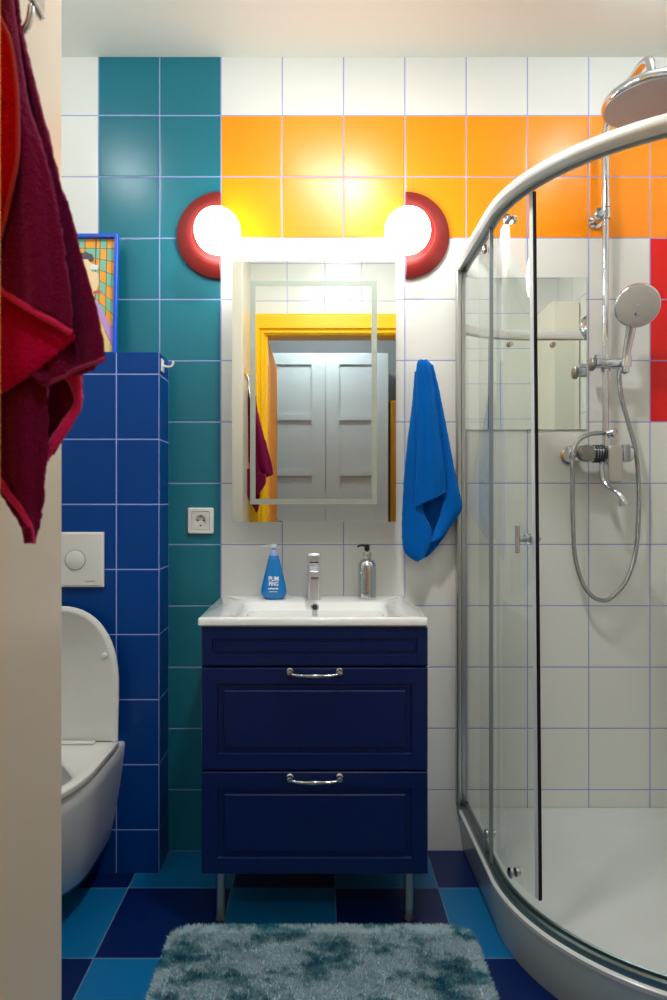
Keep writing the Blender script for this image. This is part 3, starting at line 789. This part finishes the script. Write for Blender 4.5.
hd = obj('rain_head', bm, chrome, t, auto=50)
bm = bmesh.new(); lathe(bm, [(0.1195, 0.001), (0.1195, -0.002), (0.114, -0.003), (0.0, -0.003)], HC, n=64); obj('spray_face', bm, brushed, hd)
bm = bmesh.new()
for rr, nn in ((0.02, 6), (0.04, 12), (0.06, 18), (0.08, 24), (0.10, 30)):
    for k in range(nn):
        a = 2*PI*k/nn
        lathe(bm, [(0.0014, 0), (0.0010, -0.0012), (0, -0.0012)], (HC[0]+rr*math.cos(a), HC[1]+rr*math.sin(a), HC[2]-0.003), n=6)
mat('nozzle_grey', (176, 166, 162), 0.5); obj('nozzles', bm, brushed, hd)
# wall bracket
bm = bmesh.new()
lathe(bm, [(0.021, 0), (0.021, 0.006), (0.012, 0.009), (0.012, 0.05)], (RX-0.010, -0.001, 2.052), (0, -1, 0), 28)
lathe(bm, [(0.015, 0), (0.015, 0.030)], (RX-0.030, RY, 2.055), (1, 0, 0), 24)
lathe(bm, [(0.0155, -0.016), (0.0155, 0.016)], (RX, RY, 2.055), n=24)
lathe(bm, [(0.017, 0), (0.017, 0.012), (0.012, 0.018), (0, 0.019)], (RX-0.024, RY, 2.055), (0, -1, 0), 24)
obj('wall_bracket', bm, chrome, t)
# slider with holder
bm = bmesh.new(); sz = 1.578
lathe(bm, [(0.0165, 0), (0.0175, 0.003), (0.0175, 0.098), (0.015, 0.102), (0, 0.103)], (0.874, RY-0.014, sz), (1, 0, 0), 28)
lathe(bm, [(0.0145, -0.024), (0.0145, 0.024)], (RX, RY, sz), n=24)
lathe(bm, [(0.016, -0.014), (0.013, 0.020)], (0.966, RY-0.032, sz), (0.12, -0.1, 1), 24)
box(bm, 0.876, 0.898, RY-0.022, RY-0.004, sz+0.012, sz+0.026)
sl = obj('slider', bm, chrome, t)
bm = bmesh.new(); lathe(bm, [(0.012, -0.004), (0.021, -0.003), (0.021, -0.011), (0.0175, -0.014), (0, -0.0145)], (0.872, RY-0.014, sz-0.003), (1, 0, 0), 24); obj('slider_knob', bm, mat('satin_knob', (150, 146, 142), 0.3, metal=0.9), sl)
# mixer
mz = 1.293; my = -0.066
bm = bmesh.new()
lathe(bm, [(0.016, 0), (0.024, 0.003), (0.0265, 0.012), (0.0265, 0.075), (0.0245, 0.077), (0.0245, 0.120), (0.0275, 0.122), (0.0275, 0.196), (0.024, 0.206), (0.014, 0.211), (0, 0.2115)], (0.785, my, mz), (1, 0, 0), 32)
for x in (0.820, 0.955): lathe(bm, [(0.030, 0), (0.030, 0.006), (0.018, 0.012), (0.018, 0.05)], (x, -0.001, mz), (0, -1, 0), 28)
bx = obj('mixer_body', bm, chrome, t)
bm = bmesh.new(); lathe(bm, [(0.026, 0), (0.026, 0.012), (0.022, 0.016), (0.0, 0.017)], (0.838, my-0.020, mz), (0, -1, 0), 32)
for v in bm.verts: v.co.x = 0.838 + (v.co.x-0.838)*1.15
obj('mixer_cap', bm, mat('satin_cap', (140, 138, 134), 0.35, metal=0.9), bx)
bm = bmesh.new()
for k in range(4): lathe(bm, [(0.0285, 0), (0.0285, 0.004)], (0.872+k*0.0085, my, mz), (1, 0, 0), 32)
obj('grip_rings', bm, mat('dark_chrome', (60, 62, 68), 0.2, metal=1.0), bx)
bm = bmesh.new(); box(bm, 0.952, 0.977, my-0.036, my+0.01, mz-0.028, mz+0.028); obj('diverter_block', bm, chrome, bx, bevel=0.004)
bm = bmesh.new(); loft(bm, [xr(0.9265, 0.0215, mz-0.092, mz+0.024, my-0.030, 0.010), xr(0.9265, 0.0215, mz-0.092, mz+0.024, my-0.038, 0.010), xr(0.9265, 0.0195, mz-0.090, mz+0.022, my-0.041, 0.009)])
obj('lever_plate', bm, mat('satin_lever', (196, 190, 184), 0.3, metal=0.7), bx, bevel=0.001)
bm = bmesh.new()
lathe(bm, [(0.0135, 0), (0.0135, 0.055)], (RX, my, mz+0.018), n=24)
lathe(bm, [(0.010, 0), (0.010, 0.012), (0.0145, 0.014), (0.0145, 0.024), (0, 0.025)], (0.914, my-0.012, mz+0.064), (0.6, -0.8, 0), 24)
obj('diverter', bm, chrome, bx)
bm = bmesh.new()
sp = spline([(0.9005, my, mz-0.02), (0.9005, my-0.002, mz-0.060), (0.9035, my-0.010, mz-0.090), (0.912, my-0.030, mz-0.112), (0.924, my-0.055, mz-0.124), (0.931, my-0.070, mz-0.140), (0.934, my-0.076, mz-0.155)], 6)
tube(bm, sp, 0.0098, 16); lathe(bm, [(0.0125, 0), (0.0125, 0.014)], (0.9345, my-0.0765, mz-0.165), (-0.10, 0.15, 1), 20)
obj('spout', bm, chrome, bx)
# hand shower resting in the slider's holder, with its hose
t = thing('hand_shower', 'chrome hand shower resting in its holder with a long looping hose', 'hand shower', (0.966, RY-0.03, 1.578))
hc = Vector((0.972, -0.150, 1.738)); hn = Vector((-0.22, -0.90, -0.36)).normalized()
bm = bmesh.new(); lathe(bm, [(0.058, 0.010), (0.064, 0.008), (0.0665, 0.0), (0.064, -0.010), (0.050, -0.020), (0.026, -0.028), (0.0, -0.030)], hc, hn, 48)
hh = obj('head', bm, chrome, t, auto=60)
bm = bmesh.new(); lathe(bm, [(0.0615, 0.0085), (0.0610, 0.0105), (0.058, 0.0115), (0.0, 0.0118)], hc, hn, 48); obj('spray_face', bm, mat('hand_face', (176, 172, 168), 0.5), hh)
bm = bmesh.new(); lathe(bm, [(0.004, 0.0115), (0.003, 0.0135), (0, 0.0135)], hc, hn, 12); obj('centre_nozzle', bm, MATS['nozzle_grey'], hh)
a0 = Vector((0.963, RY-0.032, 1.545)); 
bm = bmesh.new(); hp = spline([a0, (0.964, RY-0.034, 1.60), (0.968, RY-0.045, 1.65), (0.970, RY-0.058, 1.69), hc - hn*0.018 + Vector((0, 0, -0.022))], 6)
tube(bm, hp, lambda q: 0.0105+0.0070*q**1.2+0.008*max(0, q-0.75)*4, 18); obj('handle', bm, chrome, t)
bm = bmesh.new()
hs = [P(619.5, 371, 2.09), P(621, 395, 2.10), P(628, 422, 2.11), P(635, 448, 2.115), P(638.5, 480, 2.12), P(638.5, 520, 2.125), P(635, 555, 2.13), P(626, 581, 2.13), P(612, 597, 2.125), P(603, 600.5, 2.12), P(592, 596, 2.12), P(582, 582, 2.12), P(575, 556, 2.115), P(573, 520, 2.10), P(572.5, 480, 2.085), P(573, 455, 2.075), P(578, 441, 2.075), P(589, 434.5, 2.085), P(600, 433, 2.10), P(606, 433.5, 2.11)]
tube(bm, [a0+Vector((0, 0, 0.01))] + spline([a0]+hs, 14), 0.0070, 12)
obj('hose', bm, mat('hose_metal', (170, 170, 172), 0.22, metal=1.0), t)
# fine ribs on the hose
m = MATS['hose_metal']; nt = m.node_tree; 
wv = nt.nodes.new('ShaderNodeTexWave'); wv.inputs['Scale'].default_value = 120; wv.bands_direction = 'Z'
tc = nt.nodes.new('ShaderNodeTexCoord'); bp = nt.nodes.new('ShaderNodeBump'); bp.inputs['Strength'].default_value = 0.5; bp.inputs['Distance'].default_value = 0.001
nt.links.new(tc.outputs['Object'], wv.inputs['Vector']); nt.links.new(wv.outputs['Fac'], bp.inputs['Height']); nt.links.new(bp.outputs['Normal'], nt.nodes['Principled BSDF'].inputs['Normal'])

# ------------------------------------------------------------------ towels
def terry(name, rgb, var=0.15):
    m = mat(name, rgb, 0.95, spec=0.1, sheen=0.9, bump=1.0, bscale=420, var=0)
    nt = m.node_tree; b = nt.nodes['Principled BSDF']
    n = [x for x in nt.nodes if x.type == 'BUMP'][0]; n.inputs['Distance'].default_value = 0.004
    b.inputs['Sheen Tint'].default_value = lin(tuple(min(255, v+60) for v in rgb))
    return m
def sheet(name, rows, m, parent, nu=26, nv=60, fold=None, thick=0.006, fuzz=0.0012, seed=0):
    """Cloth sheet. rows: [(left point, right point)] down the cloth, in the world; fold(u, v) pushes it towards -Y."""
    Ls = spline([r[0] for r in rows], 10); Rs = spline([r[1] for r in rows], 10); n = len(Ls)
    bm = bmesh.new(); g = []
    for j in range(nv+1):
        f = j/nv*(n-1); i = min(int(f), n-2); q = f-i
        A = Ls[i].lerp(Ls[i+1], q); B = Rs[i].lerp(Rs[i+1], q); row = []
        for k in range(nu+1):
            u = k/nu; p = A.lerp(B, u); p = p.copy()
            d_ = fold(u, j/nv) if fold else 0
            d_ += 1.4*fuzz*noise.noise(Vector((p.x*260+seed, p.z*260, seed)))
            p.y -= d_
            p.x += fuzz*noise.noise(Vector((p.x*200, p.z*200+seed, 3.3)))
            row.append(bm.verts.new(p))
        g.append(row)
    for j in range(nv):
        for k in range(nu):
            bm.faces.new((g[j][k], g[j][k+1], g[j+1][k+1], g[j+1][k]))
    return obj(name, bm, m, parent, auto=0, solid=thick, soffset=0.0)
def hem(name, pts, m, parent, r=0.004):
    bm = bmesh.new(); tube(bm, spline(pts, 6), r, 8); return obj(name, bm, m, parent)

# blue towel on the wall between the basin and the shower
hk = thing('wall_hook', 'small chrome hook holding the blue towel beside the mirror', 'hook', (0.345, -0.001, 1.58))
bm = bmesh.new(); lathe(bm, [(0.014, 0.0), (0.014, 0.004), (0.006, 0.007), (0.006, 0.022), (0.009, 0.025), (0.009, 0.030), (0, 0.031)], (0.345, -0.001, 1.575), (0, -1, 0), 20); obj('peg', bm, chrome, hk)
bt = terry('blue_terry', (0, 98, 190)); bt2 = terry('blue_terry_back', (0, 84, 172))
t = thing('hand_towel', 'bright blue towel hanging from a wall hook beside the shower', 'towel', (0.345, -0.05, 1.1))
B = lambda px, py, d: P(px, py, d)
D1 = 2.135
rows = [(B(418.5, 363, D1), B(429, 363, D1)), (B(417.5, 368, D1), B(431.5, 368, D1)), (B(416, 385, D1), B(436, 385, D1)), (B(413.5, 405, D1), B(441, 405, D1)), (B(409.5, 436, D1), B(446.5, 436, D1)),
        (B(406, 472, D1), B(452.5, 466, D1)), (B(403.8, 508, D1), B(458, 492, D1)), (B(402.5, 535, D1), B(460.5, 508, D1)), (B(404, 550, D1), B(452, 523, D1)), (B(410, 557, D1), B(440, 541, D1)), (B(418, 561, D1), B(428, 554, D1))]
sheet('back_fold', rows, bt2, t, nu=40, nv=90, thick=0.010, seed=1,
      fold=lambda u, v: 0.008*math.sin(u*9+0.6)*min(1, v*3+0.2) + 0.012*math.sin(PI*u)*(1-v) + 0.004*math.sin(u*23+v*4)*min(1, v*2))
D2 = 2.105
rows = [(B(419, 361.5, D2+0.01), B(428, 361.5, D2+0.01)), (B(418, 368, D2), B(431, 368, D2)), (B(417.5, 385, D2), B(434, 385, D2)), (B(417.5, 410, D2), B(437.5, 410, D2)), (B(418, 440, D2), B(441, 438, D2)),
        (B(417, 470, D2), B(444.5, 462, D2)), (B(416, 494, D2), B(446, 481, D2)), (B(415.3, 507, D2), B(445.5, 491.5, D2))]
sheet('front_fold', rows, bt, t, nu=30, nv=80, thick=0.010, seed=2,
      fold=lambda u, v: 0.018*math.sin(PI*min(1, u*1.1))**0.6*min(1, 1.2-v*0.5) + 0.003*math.sin(u*12+1))
D3 = 2.118
rows = [(B(416, 372, D3), B(423, 372, D3)), (B(413.5, 405, D3), B(420, 405, D3)), (B(409, 440, D3), B(419.5, 440, D3)), (B(405.5, 475, D3), B(418.5, 475, D3)), (B(403.6, 508, D3), B(421, 508, D3)),
        (B(402.8, 533, D3), B(429.5, 528, D3)), (B(404.5, 549, D3), B(430.5, 540, D3)), (B(411, 556.5, D3), B(427, 550, D3)), (B(418, 560.5, D3), B(423, 557, D3))]
sheet('left_fold', rows, bt, t, nu=24, nv=80, thick=0.010, seed=3, fold=lambda u, v: 0.014*math.sin(PI*u)**0.7)
D4 = 2.120
rows = [(B(429, 366, D4), B(431.5, 366, D4)), (B(434, 385, D4), B(436.5, 386, D4)), (B(437, 410, D4), B(441.5, 410, D4)), (B(441, 440, D4), B(447.5, 440, D4)),
        (B(445, 470, D4), B(453, 469, D4)), (B(446, 490, D4), B(458, 492, D4)), (B(443, 508, D4), B(460.8, 508, D4)), (B(437, 528, D4), B(452, 522, D4)), (B(431, 543, D4), B(442, 536, D4))]
sheet('right_fold', rows, bt, t, nu=20, nv=80, thick=0.010, seed=4, fold=lambda u, v: 0.016*math.sin(PI*u)**0.7)
D5 = 2.100
hem('hem', [B(446, 490.5, D5), B(438, 496, D5), B(427, 501, D5), B(418, 505, D5), B(415.3, 508, D5)], mat('blue_hem', (30, 120, 205), 0.9), t, 0.0022)
hem('hem', [B(415.6, 508, D5+0.004), B(420, 519, D5+0.006), B(428, 530, D5+0.01), B(431, 540, D5+0.014)], MATS['blue_hem'], t, 0.0020)

# magenta towel beside the door, with its hook rail
t = thing('hook_rack', 'short chrome hook rail on the entry wall, partly behind the magenta towel', 'hook rail', (-0.35, -1.42, 1.78))
obj('plate', boxb(-0.3595, -0.3555, -1.53, -1.31, 1.765, 1.800), chrome, t, bevel=0.0015)
for y in (-1.434, -1.50):
    bm = bmesh.new()
    tube(bm, spline([(-0.3545, y, 1.790), (-0.350, y, 1.760), (-0.347, y, 1.710), (-0.342, y, 1.676), (-0.332, y, 1.664), (-0.324, y, 1.672), (-0.321, y, 1.690)], 6), lambda q: 0.0052-0.001*q, 12)
    obj('hook', bm, chrome, t)
mt = terry('magenta_terry', (116, 12, 60)); ml = terry('magenta_terry_light', (208, 0, 72)); mh = mat('magenta_hem', (226, 12, 98), 0.9, bump=0.8, bscale=500, sheen=0.3); mr = terry('magenta_terry_red', (190, 0, 12))
t = thing('bath_towel', 'large magenta towel hanging in folds on the entry wall beside the doorway', 'towel', (-0.32, -1.46, 1.3))
W = 0.717
def Q(px, py, d=W): return P(px, py, d)
# rear fold: reaches furthest right, its lower edge slanting back to the left
rows = [(Q(-12, -36), Q(12, -36)), (Q(-13, 0), Q(16, 0)), (Q(-13, 20), Q(18, 20)), (Q(-13, 40), Q(22.5, 40)), (Q(-13, 57), Q(27.5, 57)), (Q(-13, 85), Q(35.5, 85)), (Q(-13, 120), Q(44.5, 120)), (Q(-13, 160), Q(55, 160)), (Q(-13, 187), Q(61.5, 187)),
        (Q(-13, 210), Q(70, 210)), (Q(-13, 240), Q(77.5, 240)), (Q(-13, 270), Q(85, 270)), (Q(-10, 310), Q(95, 303)), (Q(8, 345), Q(100.5, 332)), (Q(30, 372), Q(103, 350)), (Q(46, 386), Q(104, 360))]
sheet('rear_fold', rows, mt, t, nu=50, nv=110, thick=0.007, seed=5,
      fold=lambda u, v: 0.006*math.sin(u*14+v*2)*min(1, v*2+0.3) + 0.010*math.sin(u*5+1.0))
hem('hem', [Q(46, 385, W-0.006), Q(62, 377, W-0.008), Q(80, 368, W-0.010), Q(95, 363, W-0.008), Q(105, 359, W-0.004)], mat('purple_hem', (150, 20, 80), 0.9, bump=0.8, bscale=500, sheen=0.3), t, 0.0026)
# middle fold with the crimson lining showing through at its foot
W2 = W-0.022
rows = [(Q(-12, -36, W2), Q(6, -36, W2)), (Q(-13, 0, W2), Q(10, 0, W2)), (Q(-13, 50, W2), Q(17, 50, W2)), (Q(-13, 105, W2), Q(26, 105, W2)), (Q(-13, 132, W2), Q(35, 132, W2)), (Q(-13, 157, W2), Q(43.5, 157, W2)), (Q(-13, 185, W2), Q(51, 185, W2)), (Q(-13, 212, W2), Q(57, 212, W2)),
        (Q(-13, 238, W2), Q(62, 238, W2)), (Q(-13, 262, W2), Q(67, 270, W2)), (Q(-13, 275, W2), Q(72.5, 305, W2)), (Q(-13, 283, W2), Q(73, 328, W2))]
sheet('front_fold', rows, mt, t, nu=40, nv=100, thick=0.008, seed=6,
      fold=lambda u, v: 0.010*math.sin(PI*u)**0.5 + 0.004*math.sin(u*17+v*3)*v)
W3 = W-0.012
rows = [(Q(-13, 275, W3), Q(66, 318, W3)), (Q(-13, 300, W3), Q(71, 332, W3)), (Q(-13, 330, W3), Q(72, 338, W3)), (Q(-13, 362, W3), Q(60, 351, W3)), (Q(-13, 382, W3), Q(36, 370, W3)), (Q(-13, 397, W3), Q(2, 391, W3))]
sheet('lining', rows, ml, t, nu=36, nv=60, thick=0.007, seed=7, fold=lambda u, v: 0.006*math.sin(PI*u) - 0.010*math.exp(-((v-0.25)/0.2)**2)*u)
hem('hem', [Q(-14, 275, W2-0.013), Q(0, 289, W2-0.014), Q(15, 300, W2-0.014), Q(35, 312, W2-0.013), Q(55, 323, W2-0.010), Q(71, 333, W2-0.004)], mh, t, 0.0036)
# tail that hangs lowest, ending in a point
W4 = W+0.012
rows = [(Q(-13, 340, W4), Q(47, 345, W4)), (Q(-13, 380, W4), Q(48.5, 380, W4)), (Q(-13, 420, W4), Q(48.5, 420, W4)), (Q(-10, 450, W4), Q(48, 450, W4)), (Q(-4, 475, W4), Q(46, 475, W4)), (Q(5, 494, W4), Q(44, 495, W4)),
        (Q(14, 507, W4), Q(41, 513, W4)), (Q(24, 522, W4), Q(37.5, 527, W4)), (Q(29, 533, W4), Q(34.5, 537, W4)), (Q(31, 541, W4), Q(32.5, 543, W4))]
sheet('tail', rows, mt, t, nu=34, nv=90, thick=0.008, seed=8, fold=lambda u, v: 0.008*math.sin(PI*u)**0.6 + 0.003*math.sin(u*13))
hem('hem', [Q(-11, 457, W4-0.006), Q(0, 480, W4-0.010), Q(8, 494, W4-0.013), Q(18, 506, W4-0.014), Q(26, 518, W4-0.012), Q(30, 529, W4-0.009), Q(32, 542, W4-0.004)], mh, t, 0.0040)
# small fold between the two, with its crimson edge turned outwards
W5 = W+0.030
rows = [(Q(44, 365, W5), Q(80, 368, W5)), (Q(44, 385, W5), Q(81, 385, W5)), (Q(44, 402, W5), Q(79, 404, W5)), (Q(44, 420, W5), Q(72, 420, W5)), (Q(44, 438, W5), Q(61, 436, W5)), (Q(44, 455, W5), Q(51, 453, W5))]
sheet('inner_fold', rows, mt, t, nu=20, nv=40, thick=0.007, seed=9, fold=lambda u, v: -0.008*math.sin(PI*u))
W6 = W+0.026
rows = [(Q(61.5, 374, W6), Q(79, 366, W6)), (Q(71.5, 385, W6), Q(80, 378, W6)), (Q(76.5, 398, W6), Q(80.5, 390, W6)), (Q(75, 407, W6), Q(79.5, 408, W6)), (Q(65.5, 420, W6), Q(72.5, 422, W6)), (Q(55.5, 435, W6), Q(63.5, 437, W6)), (Q(46.5, 449, W6), Q(53.5, 450, W6)), (Q(44.5, 459, W6), Q(46.5, 461, W6))]
sheet('turned_edge', rows, mh, t, nu=8, nv=50, thick=0.006, seed=10, fold=lambda u, v: 0.003*math.sin(PI*u))
# crimson side of the towel nearest the doorway
W7 = W-0.045
rows = [(Q(-16, -6, W7), Q(-9, -4, W7)), (Q(-17, 10, W7), Q(-4, 12, W7)), (Q(-17, 33, W7), Q(6, 33, W7)), (Q(-17, 54, W7), Q(11.5, 54, W7)), (Q(-17, 92, W7), Q(16, 92, W7)), (Q(-17, 125, W7), Q(17, 125, W7)), (Q(-17, 160, W7), Q(16, 160, W7)), (Q(-17, 195, W7), Q(9, 195, W7)), (Q(-17, 230, W7), Q(1, 230, W7)), (Q(-17, 260, W7), Q(-8, 258, W7))]
sheet('side_fold', rows, mr, t, nu=16, nv=70, thick=0.007, seed=11, fold=lambda u, v: 0.006*math.sin(PI*u))
hem('hem', [Q(-4, 12, W7-0.004), Q(7, 33, W7-0.004), Q(12.5, 54, W7-0.004), Q(17, 92, W7-0.004), Q(18, 125, W7-0.004), Q(17, 160, W7-0.004), Q(10, 195, W7-0.004), Q(2, 230, W7-0.003), Q(-8, 258, W7-0.002)], mat('red_hem', (172, 34, 44), 0.9, bump=0.8, bscale=400), t, 0.0022)

# ------------------------------------------------------------------ bath mat
rm = mat('mat_pile', (120, 140, 144), 0.95, spec=0.1, sheen=0.3)
nt = rm.node_tree; b = nt.nodes['Principled BSDF']
tc = nt.nodes.new('ShaderNodeTexCoord'); n1 = nt.nodes.new('ShaderNodeTexNoise'); n1.inputs['Scale'].default_value = 6.5; n1.inputs['Detail'].default_value = 6; n1.inputs['Roughness'].default_value = 0.72
mp = nt.nodes.new('ShaderNodeMapping'); mp.inputs['Scale'].default_value = (1.0, 1.5, 0.15); mp.inputs['Location'].default_value = (1.3, 0.4, 0)
nt.links.new(tc.outputs['Object'], mp.inputs[0]); nt.links.new(mp.outputs[0], n1.inputs['Vector'])
cr = nt.nodes.new('ShaderNodeValToRGB'); cr.color_ramp.elements[0].position = 0.36; cr.color_ramp.elements[0].color = lin((14, 100, 128)); cr.color_ramp.elements[1].position = 0.53; cr.color_ramp.elements[1].color = lin((180, 204, 214))
e = cr.color_ramp.elements.new(0.44); e.color = lin((92, 146, 160))
nt.links.new(n1.outputs['Fac'], cr.inputs[0]); nt.links.new(cr.outputs[0], b.inputs['Base Color'])
t = thing('bath_mat', 'fluffy grey and teal bath mat lying on the floor before the vanity', 'bath mat', (0.012, -0.65, 0))
RX0, RX1, RY0, RY1, RRd = -0.385, 0.405, -0.92, -0.405, 0.055
bm = bmesh.new(); loft(bm, [rrect(RX0+0.01, RX1-0.01, RY0+0.01, RY1-0.01, RRd, 0.0008, 8), rrect(RX0, RX1, RY0, RY1, RRd, 0.004, 8), rrect(RX0+0.003, RX1-0.003, RY0+0.003, RY1-0.003, RRd, 0.009, 8)])
obj('backing', bm, rm, t)
def inside(x, y):
    dx = max(RX0+RRd-x, x-(RX1-RRd), 0); dy = max(RY0+RRd-y, y-(RY1-RRd), 0)
    return dx*dx+dy*dy < RRd*RRd
verts, faces = [], []
rnd = random.Random(3); cnt = 0
while cnt < 95000:
    x = rnd.uniform(RX0, RX1); y = rnd.uniform(RY0, RY1)
    if not inside(x, y): continue
    cnt += 1
    cl = noise.noise(Vector((x*60, y*60, 0))); c2 = noise.noise(Vector((x*60+50, y*60, 7)))
    h = 0.010 + 0.0022*noise.noise(Vector((x*22, y*22, 4))) + rnd.uniform(-0.002, 0.002)
    ex = 0.0
    lx = cl*0.003 + rnd.uniform(-1, 1)*0.004; ly = c2*0.003 + rnd.uniform(-1, 1)*0.004
    # pile at the rim leans outwards
    if x < RX0+0.03: lx -= 0.008
    if x > RX1-0.03: lx += 0.008
    if y > RY1-0.03: ly += 0.007
    if y < RY0+0.03: ly -= 0.008
    a = rnd.uniform(0, PI); w_ = rnd.uniform(0.0010, 0.0015); ca, sa = math.cos(a)*w_, math.sin(a)*w_
    i = len(verts)
    verts += [(x-ca, y-sa, 0.006), (x+ca, y+sa, 0.006), (x+lx*0.45+ca*0.8, y+ly*0.45+sa*0.8, 0.006+h*0.6), (x+lx*0.45-ca*0.8, y+ly*0.45-sa*0.8, 0.006+h*0.6), (x+lx, y+ly, 0.006+h)]
    faces += [(i, i+1, i+2, i+3), (i+3, i+2, i+4)]
me = bpy.data.meshes.new('pile'); me.from_pydata(verts, [], faces); me.materials.append(rm)
for p in me.polygons: p.use_smooth = True
o = bpy.data.objects.new('pile', me); C.objects.link(o); o.parent = t; o.matrix_parent_inverse = Matrix.Translation(-t.location); o['kind'] = 'stuff'

# ------------------------------------------------------------------ ceiling lights
def ceiling_ball(x, y, label, em, name):
    t = thing('ceiling_lamp', label, 'ceiling light', (x, y, CEIL), 'small round opal ceiling lamps')
    bm = bmesh.new(); lathe(bm, [(0.055, 0.0), (0.055, -0.008), (0.048, -0.014), (0.022, -0.016), (0.022, -0.030)], (x, y, CEIL), n=36); obj('base', bm, plastic, t)
    bm = bmesh.new(); R = 0.050; prof = []
    for k in range(21):
        q = -PI/2 + PI*k/20; prof.append((max(R*math.cos(q), 0) if 0 < k < 20 else 0, -0.072 + R*math.sin(q)))
    lathe(bm, prof, (x, y, CEIL), n=36); obj('opal_ball', bm, mat(name, (250, 250, 250), 0.3, emit=(238, 248, 255), estr=em), t, auto=0)
ceiling_ball(-0.81, -0.675, 'opal ball ceiling lamp above the toilet', 38, 'opal_light')
ceiling_ball(-0.013, -0.675, 'opal ball ceiling lamp above the bath mat', 38, 'opal_light')
ceiling_ball(0.98, -0.54, 'opal ball ceiling lamp above the shower', 38, 'opal_light')
ceiling_ball(0.05, -2.62, 'opal ball ceiling lamp out in the corridor', 150, 'opal_light_corridor')

t = thing('ceiling_fill_lamp', 'added round ceiling downlight nearest the doorway', 'ceiling light', (0.15, -0.86, CEIL))  # unseen fill lamp, added to brighten the lower walls and the mat
bm = bmesh.new(); lathe(bm, [(0.080, 0.0), (0.095, -0.001), (0.095, -0.004), (0.080, -0.009), (0.075, -0.006), (0.074, -0.001)], (0.15, -0.86, CEIL), n=32); obj('trim_ring', bm, plastic, t)
bm = bmesh.new(); lathe(bm, [(0.0735, -0.0012), (0.0735, -0.004), (0, -0.004)], (0.15, -0.86, CEIL), n=32); obj('diffuser', bm, lamp_m, t)
ld_ = bpy.data.lights.new('fill', 'AREA'); ld_.shape = 'DISK'; ld_.size = 0.14; ld_.energy = 11.5; ld_.color = (1.0, 0.97, 0.92)
lo = bpy.data.objects.new('fill_lamp', ld_); C.objects.link(lo); lo.location = (0.15, -0.86, CEIL-0.011)
lo.parent = t; lo.matrix_parent_inverse = Matrix.Translation(-t.location)

# world: a dim neutral surround, the rooms are closed
w = bpy.data.worlds.new('world'); bpy.context.scene.world = w; w.use_nodes = True
w.node_tree.nodes['Background'].inputs[0].default_value = (0.8, 0.85, 0.9, 1); w.node_tree.nodes['Background'].inputs[1].default_value = 0.2

# ------------------------------------------------------------------ camera
cam = bpy.data.cameras.new('camera'); co = bpy.data.objects.new('camera', cam); C.objects.link(co)
co.location = CAM; co.rotation_euler = (PI/2, 0, 0)
cam.sensor_fit = 'HORIZONTAL'; cam.sensor_width = 24.0; cam.lens = 24.0
cam.shift_x = (333.5-318)/667; cam.shift_y = (504-500)/667
cam.clip_start = 0.02
cam.dof.use_dof = True; cam.dof.focus_distance = 2.05; cam.dof.aperture_fstop = 6.3
sc = bpy.context.scene; sc.camera = co
sc.view_settings.view_transform = 'Standard'; sc.view_settings.look = 'None'; sc.view_settings.gamma = 1.0
sc.view_settings.use_curve_mapping = False; sc.view_settings.exposure = 0.4
sc.cycles.max_bounces = 12; sc.cycles.transparent_max_bounces = 24; sc.cycles.glossy_bounces = 6; sc.cycles.diffuse_bounces = 5
sc.cycles.use_denoising = True; sc.cycles.caustics_reflective = False; sc.cycles.caustics_refractive = False
sc.cycles.sample_clamp_indirect = 6.0
